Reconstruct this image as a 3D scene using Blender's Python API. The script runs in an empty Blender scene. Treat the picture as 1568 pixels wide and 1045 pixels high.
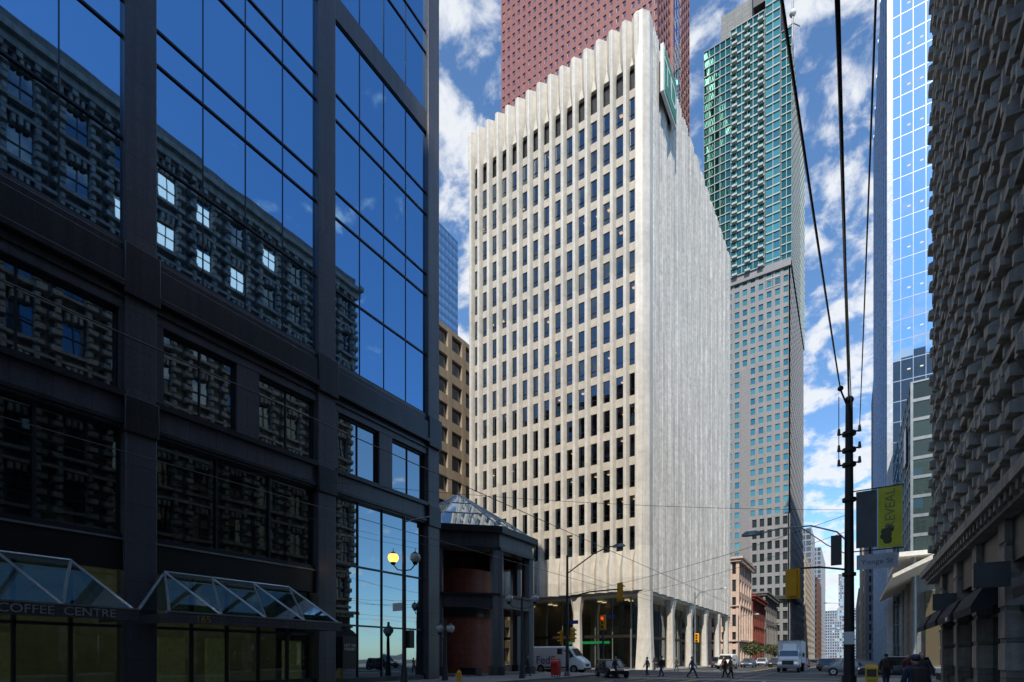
import bpy, math, random
from mathutils import Vector
random.seed(7)
S=bpy.context.scene
R=math.radians
# ---------------------------------------------------------------- materials
def nt(m):
    m.use_nodes=True
    return m.node_tree.nodes, m.node_tree.links
MATS={}
def M(name,col,rough=.6,metal=0,var=.2,scale=1.5,joints=None,bump=0.0,spec=.5,island=0.0,streak=0.0,emit=None,bscale=20,ribs=None):
    if name in MATS: return MATS[name]
    m=bpy.data.materials.new(name); N,L=nt(m)
    b=N['Principled BSDF']
    b.inputs['Roughness'].default_value=rough; b.inputs['Metallic'].default_value=metal
    b.inputs['Specular IOR Level'].default_value=spec
    tc=N.new('ShaderNodeTexCoord')
    no=N.new('ShaderNodeTexNoise'); no.inputs['Scale'].default_value=scale; no.inputs['Detail'].default_value=5; no.inputs['Roughness'].default_value=.65
    L.new(tc.outputs['Object'],no.inputs['Vector'])
    mr=N.new('ShaderNodeMapRange'); mr.inputs[1].default_value=.3; mr.inputs[2].default_value=.7; mr.inputs[3].default_value=1-var; mr.inputs[4].default_value=1+var
    L.new(no.outputs['Fac'],mr.inputs[0])
    fac=mr.outputs[0]
    def mul(a,bb):
        q=N.new('ShaderNodeMath'); q.operation='MULTIPLY'; L.new(a,q.inputs[0]); L.new(bb,q.inputs[1]); return q.outputs[0]
    if streak:
        mp=N.new('ShaderNodeMapping'); mp.inputs['Scale'].default_value=(2.5,2.5,.07); L.new(tc.outputs['Object'],mp.inputs['Vector'])
        n2=N.new('ShaderNodeTexNoise'); n2.inputs['Scale'].default_value=1; n2.inputs['Detail'].default_value=4; L.new(mp.outputs[0],n2.inputs['Vector'])
        m2=N.new('ShaderNodeMapRange'); m2.inputs[1].default_value=.35; m2.inputs[2].default_value=.65; m2.inputs[3].default_value=1-streak; m2.inputs[4].default_value=1+streak*.4
        L.new(n2.outputs['Fac'],m2.inputs[0]); fac=mul(fac,m2.outputs[0])
    if island:
        g=N.new('ShaderNodeNewGeometry'); m3=N.new('ShaderNodeMapRange'); m3.inputs[3].default_value=1-island; m3.inputs[4].default_value=1+island
        L.new(g.outputs['Random Per Island'],m3.inputs[0]); fac=mul(fac,m3.outputs[0])
    sx=None
    if joints or ribs:
        sx=N.new('ShaderNodeSeparateXYZ'); L.new(tc.outputs['Object'],sx.inputs[0])
        ad=N.new('ShaderNodeMath'); ad.operation='ADD'; L.new(sx.outputs[0],ad.inputs[0]); L.new(sx.outputs[1],ad.inputs[1])
    if joints:
        w,h,ms,dk,horiz=joints
        cb=N.new('ShaderNodeCombineXYZ')
        if horiz: L.new(sx.outputs[0],cb.inputs[0]); L.new(sx.outputs[1],cb.inputs[1])
        else: L.new(ad.outputs[0],cb.inputs[0]); L.new(sx.outputs[2],cb.inputs[1])
        bt=N.new('ShaderNodeTexBrick'); bt.offset=0 if h>.4 else .5
        bt.inputs['Scale'].default_value=1; bt.inputs['Brick Width'].default_value=w; bt.inputs['Row Height'].default_value=h
        bt.inputs['Mortar Size'].default_value=ms; bt.inputs['Mortar Smooth'].default_value=.1
        bt.inputs['Color1'].default_value=(1,1,1,1); bt.inputs['Color2'].default_value=(.84,.84,.84,1); bt.inputs['Mortar'].default_value=(dk,dk,dk,1)
        L.new(cb.outputs[0],bt.inputs['Vector']); fac=mul(fac,bt.outputs['Color'])
    if ribs:
        per,amt=ribs
        q=N.new('ShaderNodeMath'); q.operation='MULTIPLY'; q.inputs[1].default_value=6.283/per; L.new(ad.outputs[0],q.inputs[0])
        s=N.new('ShaderNodeMath'); s.operation='SINE'; L.new(q.outputs[0],s.inputs[0])
        m4=N.new('ShaderNodeMapRange'); m4.inputs[1].default_value=-1; m4.inputs[2].default_value=1; m4.inputs[3].default_value=1-amt; m4.inputs[4].default_value=1+amt*.5
        L.new(s.outputs[0],m4.inputs[0]); fac=mul(fac,m4.outputs[0])
    vm=N.new('ShaderNodeVectorMath'); vm.operation='SCALE'; vm.inputs[0].default_value=col[:3]; L.new(fac,vm.inputs['Scale'])
    L.new(vm.outputs[0],b.inputs['Base Color'])
    if bump:
        nb=N.new('ShaderNodeTexNoise'); nb.inputs['Scale'].default_value=bscale; nb.inputs['Detail'].default_value=4; L.new(tc.outputs['Object'],nb.inputs['Vector'])
        bp=N.new('ShaderNodeBump'); bp.inputs['Strength'].default_value=min(1,bump); bp.inputs['Distance'].default_value=.05
        L.new(nb.outputs['Fac'],bp.inputs['Height']); L.new(bp.outputs[0],b.inputs['Normal'])
    if emit:
        b.inputs['Emission Color'].default_value=(*emit[0],1); b.inputs['Emission Strength'].default_value=emit[1]
    MATS[name]=m; return m
def GLASS(name,tint,base=(.01,.012,.015),f0=.35,wave=.0,wscale=.6,transp=0.0,island=.3,tcol=(.6,.75,.75),tilt=.01):
    """architectural glass: reflective coat over dark body (or see-through)"""
    if name in MATS: return MATS[name]
    m=bpy.data.materials.new(name); N,L=nt(m); N.remove(N['Principled BSDF']); out=N['Material Output']
    tc=N.new('ShaderNodeTexCoord'); g=N.new('ShaderNodeNewGeometry')
    wn=N.new('ShaderNodeTexWhiteNoise'); wn.noise_dimensions='1D'; L.new(g.outputs['Random Per Island'],wn.inputs['W'])
    su=N.new('ShaderNodeVectorMath'); su.operation='SUBTRACT'; su.inputs[1].default_value=(.5,.5,.5); L.new(wn.outputs['Color'],su.inputs[0])
    sc=N.new('ShaderNodeVectorMath'); sc.operation='SCALE'; sc.inputs['Scale'].default_value=tilt; L.new(su.outputs[0],sc.inputs[0])
    ad=N.new('ShaderNodeVectorMath'); ad.operation='ADD'; L.new(sc.outputs[0],ad.inputs[1])
    if wave:
        no=N.new('ShaderNodeTexNoise'); no.inputs['Scale'].default_value=wscale; no.inputs['Detail'].default_value=1; L.new(tc.outputs['Object'],no.inputs['Vector'])
        bp=N.new('ShaderNodeBump'); bp.inputs['Strength'].default_value=1; bp.inputs['Distance'].default_value=wave; L.new(no.outputs['Fac'],bp.inputs['Height'])
        L.new(bp.outputs[0],ad.inputs[0])
    else: L.new(g.outputs['Normal'],ad.inputs[0])
    nm=N.new('ShaderNodeVectorMath'); nm.operation='NORMALIZE'; L.new(ad.outputs[0],nm.inputs[0])
    gl=N.new('ShaderNodeBsdfGlossy'); gl.inputs['Roughness'].default_value=.015; gl.inputs['Color'].default_value=(*tint,1); L.new(nm.outputs[0],gl.inputs['Normal'])
    if transp:
        bd=N.new('ShaderNodeBsdfTransparent'); bd.inputs['Color'].default_value=(*tcol,1)
    else:
        bd=N.new('ShaderNodeBsdfDiffuse'); 
        mr=N.new('ShaderNodeMapRange'); mr.inputs[3].default_value=1-island; mr.inputs[4].default_value=1+island*3; L.new(g.outputs['Random Per Island'],mr.inputs[0])
        vm=N.new('ShaderNodeVectorMath'); vm.operation='SCALE'; vm.inputs[0].default_value=base; L.new(mr.outputs[0],vm.inputs['Scale']); L.new(vm.outputs[0],bd.inputs['Color'])
    lw=N.new('ShaderNodeLayerWeight'); lw.inputs['Blend'].default_value=.35
    mr2=N.new('ShaderNodeMapRange'); mr2.inputs[3].default_value=f0; mr2.inputs[4].default_value=1; L.new(lw.outputs['Fresnel'],mr2.inputs[0])
    mx=N.new('ShaderNodeMixShader'); L.new(mr2.outputs[0],mx.inputs[0]); L.new(bd.outputs[0],mx.inputs[1]); L.new(gl.outputs[0],mx.inputs[2]); L.new(mx.outputs[0],out.inputs['Surface'])
    MATS[name]=m; return m
def EM(name,col,s):
    if name in MATS: return MATS[name]
    m=bpy.data.materials.new(name); N,L=nt(m); N.remove(N['Principled BSDF']); e=N.new('ShaderNodeEmission'); e.inputs[0].default_value=(*col,1); e.inputs[1].default_value=s
    L.new(e.outputs[0],N['Material Output'].inputs['Surface']); m.cycles.emission_sampling='NONE'; MATS[name]=m; return m
# ---------------------------------------------------------------- builder
class Obj:
    def __init__(s,name,loc=(0,0,0),rot=0):
        s.name=name; s.loc=loc; s.rot=rot; s.parts={}; s.extra=[]
    def _p(s,part,mat):
        if part not in s.parts: s.parts[part]=(mat,[],[])
        return s.parts[part]
    def faces(s,part,mat,vs,fs):
        m,V,Fc=s._p(part,mat); o=len(V); V.extend(vs); Fc.extend([tuple(i+o for i in f) for f in fs])
    def box(s,part,mat,x0,x1,y0,y1,z0,z1):
        vs=[(x0,y0,z0),(x1,y0,z0),(x1,y1,z0),(x0,y1,z0),(x0,y0,z1),(x1,y0,z1),(x1,y1,z1),(x0,y1,z1)]
        s.faces(part,mat,vs,[(0,3,2,1),(4,5,6,7),(0,1,5,4),(1,2,6,5),(2,3,7,6),(3,0,4,7)])
    def fbox(s,part,mat,F,a0,a1,b0,b1,z0,z1):
        o,u,n=F
        def P(a,b,z): return (o[0]+u[0]*a+n[0]*b,o[1]+u[1]*a+n[1]*b,z)
        vs=[P(a0,b0,z0),P(a1,b0,z0),P(a1,b1,z0),P(a0,b1,z0),P(a0,b0,z1),P(a1,b0,z1),P(a1,b1,z1),P(a0,b1,z1)]
        s.faces(part,mat,vs,[(0,3,2,1),(4,5,6,7),(0,1,5,4),(1,2,6,5),(2,3,7,6),(3,0,4,7)])
    def fquad(s,part,mat,F,a0,a1,b,z0,z1):
        o,u,n=F
        def P(a,z): return (o[0]+u[0]*a+n[0]*b,o[1]+u[1]*a+n[1]*b,z)
        f=(0,1,2,3) if (u[1]*n[0]-u[0]*n[1])>0 else (3,2,1,0)
        s.faces(part,mat,[P(a0,z0),P(a1,z0),P(a1,z1),P(a0,z1)],[f])
    def quad(s,part,mat,*p): s.faces(part,mat,list(p),[tuple(range(len(p)))])
    def loft(s,part,mat,rings,cap=True):
        n=len(rings[0]); vs=[p for r in rings for p in r]; fs=[]
        for i in range(len(rings)-1):
            for j in range(n):
                k=(j+1)%n; fs.append((i*n+j,i*n+k,(i+1)*n+k,(i+1)*n+j))
        if cap: fs.append(tuple(reversed(range(n)))); fs.append(tuple((len(rings)-1)*n+j for j in range(n)))
        s.faces(part,mat,vs,fs)
    def fprism(s,part,mat,F,rings):
        o,u,n=F
        s.loft(part,mat,[[(o[0]+u[0]*a+n[0]*b,o[1]+u[1]*a+n[1]*b,z) for a,b in pts] for z,pts in rings])
    def cyl(s,part,mat,x,y,r,z0,z1,seg=16,r2=None):
        r2=r if r2 is None else r2
        s.loft(part,mat,[[(x+q*math.cos(6.2832*i/seg),y+q*math.sin(6.2832*i/seg),z) for i in range(seg)] for q,z in((r,z0),(r2,z1))])
    def tube(s,part,mat,pts,r,seg=8,r2=None):
        rings=[]; n=len(pts); r2=r if r2 is None else r2
        for i,p in enumerate(pts):
            p=Vector(p); d=Vector(pts[min(i+1,n-1)])-Vector(pts[max(i-1,0)]); d.normalize()
            up=Vector((0,0,1)) if abs(d.z)<.9 else Vector((0,1,0))
            a=d.cross(up).normalized(); b=d.cross(a); q=r+(r2-r)*i/(n-1)
            rings.append([tuple(p+a*q*math.cos(6.2832*j/seg)+b*q*math.sin(6.2832*j/seg)) for j in range(seg)])
        s.loft(part,mat,rings)
    def sphere(s,part,mat,c,r,seg=14,rg=9,sq=(1,1,1)):
        rings=[]
        for i in range(1,rg):
            t=math.pi*i/rg
            rings.append([(c[0]+r*sq[0]*math.sin(t)*math.cos(6.2832*j/seg),c[1]+r*sq[1]*math.sin(t)*math.sin(6.2832*j/seg),c[2]-r*sq[2]*math.cos(t)) for j in range(seg)])
        s.loft(part,mat,rings)
    def text(s,txt,mat,size,loc,rot,ext=.01,align='CENTER'):
        c=bpy.data.curves.new('lettering','FONT'); c.body=txt; c.size=size; c.extrude=ext; c.align_x=align; c.materials.append(mat)
        o=bpy.data.objects.new('lettering',c); o.location=loc; o.rotation_euler=rot; s.extra.append(o)
    def done(s,bevel=None):
        e=bpy.data.objects.new(s.name,None); S.collection.objects.link(e); e.location=s.loc; e.rotation_euler=(0,0,s.rot); e.empty_display_size=.5
        for k,(m,V,Fc) in s.parts.items():
            me=bpy.data.meshes.new(k); me.from_pydata(V,[],Fc); me.materials.append(m)
            me.validate()
            for p in me.polygons: p.use_smooth=True
            me.set_sharp_from_angle(angle=R(32))
            o=bpy.data.objects.new(k,me); S.collection.objects.link(o); o.parent=e
            if bevel and k in bevel:
                b=o.modifiers.new('bevel','BEVEL'); b.width=bevel[k]; b.segments=2; b.limit_method='ANGLE'; b.angle_limit=R(35)
        for o in s.extra:
            S.collection.objects.link(o); o.parent=e
        return e
def grid(o,F,W,z0,z1,nc,nr,pw,sh,d,wall,glass,pt='walls',gt='windows',pd=.0,sk=.03):
    cw=W/nc; rh=(z1-z0)/nr
    for i in range(nc+1):
        a=i*cw; a0=max(0,a-pw/2); a1=min(W,a+pw/2)
        o.fbox(pt,wall,F,a0,a1,-d-.2,pd,z0,z1)
    for j in range(nr+1):
        z=z0+j*rh
        o.fbox(pt,wall,F,0.01,W-.01,-d-.2,-sk,max(z0,z-sh/2),min(z1,z+sh/2))
    for i in range(nc):
        for j in range(nr):
            o.fquad(gt,glass,F,i*cw+pw/2-.02,(i+1)*cw-pw/2+.02,-d,z0+j*rh+sh/2-.02,z0+(j+1)*rh-sh/2+.02)
granite=M('dark_granite',(.038,.035,.039),rough=.3,var=.35,scale=9,joints=(1.15,1.3,.012,.35,False),spec=.5,streak=.25)
graniteL=M('grey_granite',(.105,.10,.115),rough=.33,var=.28,scale=12,joints=(1.2,1.6,.012,.45,False),streak=.2)
black=M('black_metal',(.012,.012,.013),rough=.4)
dkgrey=M('dark_grey_paint',(.035,.037,.04),rough=.5)
steel=M('galvanised_steel',(.25,.26,.27),rough=.45,metal=.6)
white=M('white_paint',(.75,.75,.73),rough=.4,var=.05)
# ---------------------------------------------------------------- world
w=bpy.data.worlds.new('World'); S.world=w; w.use_nodes=True; N=w.node_tree.nodes; L=w.node_tree.links
bg=N['Background']; bg.inputs[1].default_value=.145
sdir=Vector((.287*math.cos(R(47)),-.958*math.cos(R(47)),math.sin(R(47))))
sky=N.new('ShaderNodeTexSky'); sky.sky_type='NISHITA'; sky.sun_disc=False; sky.sun_elevation=R(47); sky.sun_rotation=math.atan2(sdir.x,sdir.y)
sky.air_density=1.0; sky.dust_density=.3; sky.ozone_density=2.2
tc=N.new('ShaderNodeTexCoord'); sx=N.new('ShaderNodeSeparateXYZ'); L.new(tc.outputs['Generated'],sx.inputs[0])
def mth(op,a,b=None,c=None):
    q=N.new('ShaderNodeMath'); q.operation=op
    for i,v in enumerate((a,b,c)):
        if v is None: continue
        if isinstance(v,(int,float)): q.inputs[i].default_value=v
        else: L.new(v,q.inputs[i])
    return q.outputs[0]
zz=mth('ADD',mth('MAXIMUM',sx.outputs[2],0.0),.35)
cb=N.new('ShaderNodeCombineXYZ'); L.new(mth('DIVIDE',sx.outputs[0],zz),cb.inputs[0]); L.new(mth('DIVIDE',sx.outputs[1],zz),cb.inputs[1])
n1=N.new('ShaderNodeTexNoise'); n1.inputs['Scale'].default_value=15; n1.inputs['Detail'].default_value=6; n1.inputs['Roughness'].default_value=.6; n1.inputs['Distortion'].default_value=.3; L.new(cb.outputs[0],n1.inputs['Vector'])
n2=N.new('ShaderNodeTexNoise'); n2.inputs['Scale'].default_value=3.2; n2.inputs['Detail'].default_value=3; L.new(cb.outputs[0],n2.inputs['Vector'])
def mrg(v,a,b,c,d):
    q=N.new('ShaderNodeMapRange'); q.interpolation_type='SMOOTHSTEP'; L.new(v,q.inputs[0])
    for i,x in enumerate((a,b,c,d)): q.inputs[i+1].default_value=x
    return q.outputs[0]
den=mth('ADD',mth('MULTIPLY',n1.outputs['Fac'],.66),mth('MULTIPLY',n2.outputs['Fac'],.36))
reg=mrg(sx.outputs[0],.25,.55,0,-.14)
reg2=mrg(sx.outputs[1],-.1,-.4,0,-.06)
reg3=mrg(sx.outputs[0],-.15,-.4,0,.035)
low=mrg(sx.outputs[2],.0,.45,.06,0)
den=mth('ADD',mth('ADD',mth('ADD',den,reg3),reg),mth('ADD',reg2,low))
mask=mth('MULTIPLY',mrg(den,.455,.60,0,1),.93)
shade=mrg(den,.52,.74,1.0,.88)
cc=N.new('ShaderNodeVectorMath'); cc.operation='SCALE'; cc.inputs[0].default_value=(6.5,6.7,7.0); L.new(shade,cc.inputs['Scale'])
st_=N.new('ShaderNodeVectorMath'); st_.operation='MULTIPLY'; L.new(sky.outputs[0],st_.inputs[0]); st_.inputs[1].default_value=(1.0,1.3,1.5)
mix=N.new('ShaderNodeMix'); mix.data_type='RGBA'; L.new(mask,mix.inputs[0]); L.new(st_.outputs[0],mix.inputs[6]); L.new(cc.outputs[0],mix.inputs[7])
L.new(mix.outputs[2],bg.inputs[0])
sl=bpy.data.lights.new('sun','SUN'); sl.energy=4.5; sl.angle=R(.55); sl.color=(1,.93,.81)
so=bpy.data.objects.new('sun',sl); S.collection.objects.link(so); so.rotation_euler=sdir.to_track_quat('Z','Y').to_euler(); so.location=(0,-50,200)
# ---------------------------------------------------------------- camera
cam=bpy.data.cameras.new('camera'); co=bpy.data.objects.new('camera',cam); S.collection.objects.link(co); S.camera=co
cam.lens=18.25; cam.sensor_width=36; cam.shift_y=.3084; cam.clip_end=8000; cam.clip_start=.1
co.location=(0,0,1.7); co.rotation_euler=(R(90),0,R(33))
S.view_settings.view_transform='Standard'; S.view_settings.look='None'; S.view_settings.exposure=0
# ---------------------------------------------------------------- ground
def sheet(name,rects,mat,z):
    V=[];Fc=[]
    for x0,x1,y0,y1 in rects:
        k=len(V); V+=[(x0,y0,z),(x1,y0,z),(x1,y1,z),(x0,y1,z)]; Fc.append((k,k+1,k+2,k+3))
    me=bpy.data.meshes.new(name); me.from_pydata(V,[],Fc); me.materials.append(mat); o=bpy.data.objects.new(name,me); S.collection.objects.link(o); return o
asph=M('asphalt',(.055,.055,.057),rough=.85,var=.25,scale=.7,bump=.3,bscale=60)
conc=M('sidewalk_concrete',(.24,.235,.225),rough=.85,var=.2,scale=1.2,joints=(1.5,1.5,.015,.5,True))
sheet('ground',[(-3000,3000,-3000,3000)],M('ground_mat',(.08,.08,.08),rough=.9,scale=.05),-.02)
XL,XR=-19.0,-.3; Y0,Y1=47.5,60.5
sheet('road',[(XL,XR,-400,1500),(-900,XL,Y0,Y1),(XR,900,Y0,Y1)],asph,-.016)
pv=Obj('pavement')
for x0,x1,y0,y1 in [(-60,XL,-200,Y0),(XR,60,-200,Y0),(-120,XL,Y1,900),(XR,80,Y1,900)]:
    pv.box('slabs',conc,x0,x1,y0,y1,-.018,.12)
pv.done({'slabs':.03})
paint=M('road_paint',(.62,.62,.6),rough=.7,var=.35,scale=4)
rm=[]
for y in (42.6,46.6): rm.append((XL+.3,XR-.3,y,y+.3))
for y in (61.4,65.4): rm.append((XL+.3,XR-.3,y,y+.3))
rm.append((XL+.3,XR-.3,40.6,41.1))
for y in list(range(-40,40,6))+list(range(68,400,6)):
    for x in (-5,-14.2): rm.append((x,x+.12,y,y+3))
sheet('road_markings',rm,paint,-.012)
sheet('centre_line',[(-9.75,-9.62,-60,40),(-9.5,-9.37,-60,40),(-9.75,-9.62,68,400),(-9.5,-9.37,68,400)],M('yellow_paint',(.6,.42,.06),rough=.7,var=.3,scale=4),-.012)
sheet('streetcar_rails',[(x,x+.07,-60,600) for x in (-12.6,-11.1,-8.3,-6.8)],M('rail_steel',(.35,.34,.33),rough=.3,metal=.9),-.008)
# ---------------------------------------------------------------- left dark glass building (facade X=-25)
def left_building():
    o=Obj('dark_granite_office_building')
    F=((-25,0),(0,1),(1,0))
    gl=GLASS('blue_curtain_glass',(.30,.54,.80),base=(.004,.008,.014),f0=.78,wave=.003,wscale=.5,island=.3,tilt=.006)
    gl2=GLASS('low_window_glass',(.55,.68,.74),base=(.004,.006,.007),f0=.55,wave=.003,wscale=.7,tilt=.012)
    gs=GLASS('shop_glass',(.45,.58,.60),f0=.24,wave=.002,transp=1,tcol=(.55,.68,.62),tilt=.008)
    mull=M('dark_mullion',(.03,.035,.045),rough=.35,metal=.3)
    H=56
    cols=[-16.1,-7.9,.4,9.75,18.95,27.95]
    hw=.58
    for c in cols: 
        o.fbox('columns',graniteL,F,c-hw,c+hw,-.6,.25,0,11.3)
        o.fbox('columns',graniteL,F,c-hw,c+hw,-.6,.22,11.3,H)
        o.fbox('column_caps',granite,F,c-hw-.08,c+hw+.08,-.3,.42,16.5,18.6)
        o.fbox('column_caps',granite,F,c-hw-.05,c+hw+.05,-.3,.36,10.9,12.4)
    hl=[18.8,23.0,27.2,28.7,32.9,34.4,38.6,40.1,44.3,45.8,50,51.5,55.9]
    for i in range(len(cols)-1):
        a0=cols[i]+hw; a1=cols[i+1]-hw; W=a1-a0
        for k in range(4):
            p0=a0+W*k/4; p1=a0+W*(k+1)/4
            for j in range(len(hl)-1):
                if abs(hl[j]-38.6)<.1: continue
                o.fquad('curtain_wall_glass',gl,F,p0,p1,-.05,hl[j],hl[j+1])
            if k: o.fbox('mullions',mull,F,p0-.018,p0+.018,-.08,-.01,18.8,H)
        for z in hl: o.fbox('mullions',mull,F,a0,a1,-.1,.02,z-.05,z+.05)
        o.fbox('spandrel',graniteL,F,a0,a1,-.2,.08,38.65,40.05)
        o.fbox('cornice',granite,F,a0,a1,-.3,.42,16.72,17.0); o.fbox('cornice',granite,F,a0,a1,-.3,.34,17.0,18.2)
        o.fbox('cornice',granite,F,a0,a1,-.3,.20,18.2,18.55); o.fbox('cornice_cap',graniteL,F,a0,a1,-.3,.08,18.55,18.76)
        o.fbox('bands',graniteL,F,a0,a1,-.4,.1,15.95,16.7)
        o.fbox('band_trim',granite,F,a0,a1,-.4,.2,16.35,16.5)
        o.fbox('bands',graniteL,F,a0,a1,-.4,.1,11.1,12.45)
        o.fbox('band_trim',granite,F,a0,a1,-.4,.28,12.3,12.55)
        o.fbox('band_trim',granite,F,a0,a1,-.4,.22,11.2,11.35)
        ws=[(a0+.3,a0+W*.44),(a0+W*.58,a1-.1)]
        if i==2: ws=[(a0+1.9,a1-.15)]
        e=a0
        for (q0,q1) in ws:
            if q0>e+.02: o.fbox('bands',graniteL,F,e,q0,-.4,.08,12.45,15.95)
            o.fquad('lower_windows',gl2,F,q0,q1,-.22,12.5,15.95)
            o.fbox('window_frames',mull,F,(q0+q1)/2-.03,(q0+q1)/2+.03,-.25,-.15,12.6,15.9)
            for x in (q0,q1-.09,): o.fbox('window_frames',mull,F,x,x+.09,-.25,-.08,12.55,15.95)
            o.fbox('window_frames',mull,F,q0,q1,-.25,-.08,15.83,15.95); o.fbox('window_frames',mull,F,q0,q1,-.25,-.08,12.55,12.68)
            e=q1
        if e<a1-.02: o.fbox('bands',graniteL,F,e,a1,-.4,.08,12.45,15.95)
        if i<4:
            n=3
            for k in range(n):
                p0=a0+W*k/n; p1=a0+W*(k+1)/n
                o.fquad('second_floor_glass',gs,F,p0,p1,-.25,6.7,11.15)
                o.fbox('window_frames',mull,F,p0-.05,p0+.05,-.3,-.12,6.7,11.1)
            o.fbox('window_frames',mull,F,a0,a1,-.3,-.1,11.0,11.12); o.fbox('window_frames',mull,F,a0,a1,-.3,-.05,6.55,6.8)
            o.fbox('fascia',black,F,a0,a1,-.35,.0,5.3,6.55)
            o.fbox('trim',steel,F,a0,a1,-.1,.06,6.5,6.58)
            n=5
            for k in range(n):
                p0=a0+W*k/n; p1=a0+W*(k+1)/n
                o.fquad('shop_glass',gs,F,p0,p1,-.3,.5,5.3)
                o.fbox('window_frames',mull,F,p0-.05,p0+.05,-.35,-.15,.1,5.3)
            o.fbox('shop_base',granite,F,a0,a1,-.4,.0,.12,.5)
            o.fbox('window_frames',mull,F,a0,a1,-.35,-.15,2.9,3.02)
        else:
            n=4
            for k in range(n):
                p0=a0+W*k/n; p1=a0+W*(k+1)/n
                for z0,z1 in ((.4,3.6),(3.6,7.2),(7.2,11.1)): o.fquad('lobby_glass',gl2,F,p0,p1,-.25,z0,z1)
                o.fbox('window_frames',mull,F,p0-.03,p0+.03,-.3,-.16,.12,11.1)
            for z in (.4,3.6,7.2): o.fbox('window_frames',mull,F,a0,a1,-.3,-.15,z-.05,z+.05)
            o.fbox('shop_base',granite,F,a0,a1,-.4,.0,.12,.4)
    inn=M('shop_interior',(.16,.15,.09),rough=.8,var=.5,scale=.8,emit=((.5,.5,.25),.02)); inn2=M('room_interior',(.06,.08,.08),rough=.8,var=.4)
    o.fbox('interior_floor',inn2,F,-16,19,-6,-.5,6.1,6.4)
    o.fbox('interior_back',inn,F,-16,19,-5,-4.8,.1,6.1); o.fbox('interior_back2',inn2,F,-16,19,-6.2,-6,.1,11.2)
    o.fbox('interior_ceiling',inn2,F,-16,19,-6,-.5,11.15,11.3)
    for a in range(-14,18,2):
        o.fbox('ceiling_lights',EM('shop_light',(1,.93,.7),4),F,a,a+1.1,-3,-2.7,5.9,5.98)
    for a,wd,h,cmat in ((11.2,.7,.6,white),(12.3,1.6,.5,white),(14.5,1.2,.9,M('red_fabric',(.4,.03,.03))),(16,.6,1.4,dkgrey),(4,1.5,1,dkgrey),(7,.8,1.2,white)):
        o.fbox('furniture_%d'%int(a),cmat,F,a,a+wd,-1.5,-.9,6.4,6.4+h)
    for a in (1.6,5,11,13.1,17.2):
        o.fbox('display_panels',M('olive_display',(.2,.21,.10),rough=.5,var=.6,scale=2.5,emit=((.5,.55,.25),.05)),F,a,a+1.1,-1.4,-1.2,.2,2.6)
    o.box('core',granite,-95,-25.6,-60,28.4,11.3,H); o.box('core',granite,-95,-31.5,-60,28.4,0,11.29)
    o.box('end_wall',graniteL,-31.4,-25.6,28.0,28.5,0,11.28)
    F2=((-25.0,28.53),(-1,0),(0,1))
    for k in range(5):
        for j in range(12): o.fquad('end_windows',gl,F2,1+k*6,5.6+k*6,.02,13+j*3.6,15.5+j*3.6)
    cg=GLASS('canopy_glass',(.8,.9,.92),f0=.38,transp=1,tcol=(.45,.66,.68),tilt=.03)
    st=M('canopy_steel',(.30,.34,.36),rough=.35,metal=.6)
    for y0,y1 in ((.2,8.4),(9.6,17.5)):
        xa,xb=-24.7,-22.0; za,zb=5.35,3.45
        n=4; seg=(y1-y0)/n
        top=[(xa,y0+seg*(k+.5),za) for k in range(n)]
        bot=[(xb,y0+seg*k,zb) for k in range(n+1)]
        for k in range(n):
            o.quad('canopy_glass_panes',cg,bot[k],bot[k+1],top[k])
            o.tube('canopy_frame',st,[bot[k],top[k]],.05,6); o.tube('canopy_frame',st,[bot[k+1],top[k]],.05,6)
            if k<n-1: o.quad('canopy_glass_panes',cg,top[k],bot[k+1],top[k+1]); 
        o.quad('canopy_glass_panes',cg,bot[0],top[0],(xa,y0,zb+.2)); o.quad('canopy_glass_panes',cg,bot[n],(xa,y1,zb+.2),top[n-1])
        o.tube('canopy_frame',st,[(xa,y0,zb),(xa,y0,zb+.2),top[0],top[-1],(xa,y1,zb+.2)],.06,6)
        o.box('canopy_beam',graniteL,xb-.12,xb+.12,y0-.1,y1+.1,zb-.42,zb-.04)
        o.box('canopy_trim',st,xb-.14,xb+.14,y0-.12,y1+.12,zb-.03,zb+.03)
        for yy in (y0,y1-.15): o.box('canopy_beam',graniteL,xa,xb-.12,yy,yy+.15,zb-.4,zb-.05)
        for k in range(1,n): o.box('canopy_beam',graniteL,xa,xb-.12,y0+seg*k-.05,y0+seg*k+.05,zb-.25,zb-.1)
    lm=M('steel_letters',(.5,.52,.52),rough=.35,metal=.5)
    o.text('THE  COFFEE  CENTRE',lm,.40,(-21.87,5.8,3.1),(R(90),0,R(90)))
    o.text('165',M('brass_letters',(.6,.40,.1),rough=.3,metal=.5),.4,(-21.87,10.8,3.08),(R(90),0,R(90)))
    o.box('poster',black,-24.7,-24.62,19.9,20.9,1.0,2.9)
    o.text('LEST WE\nFORGET',white,.22,(-24.6,20.4,2.3),(R(90),0,R(90)),.004)
    o.done({'columns':.03,'column_caps':.04,'cornice':.04})
left_building()
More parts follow.
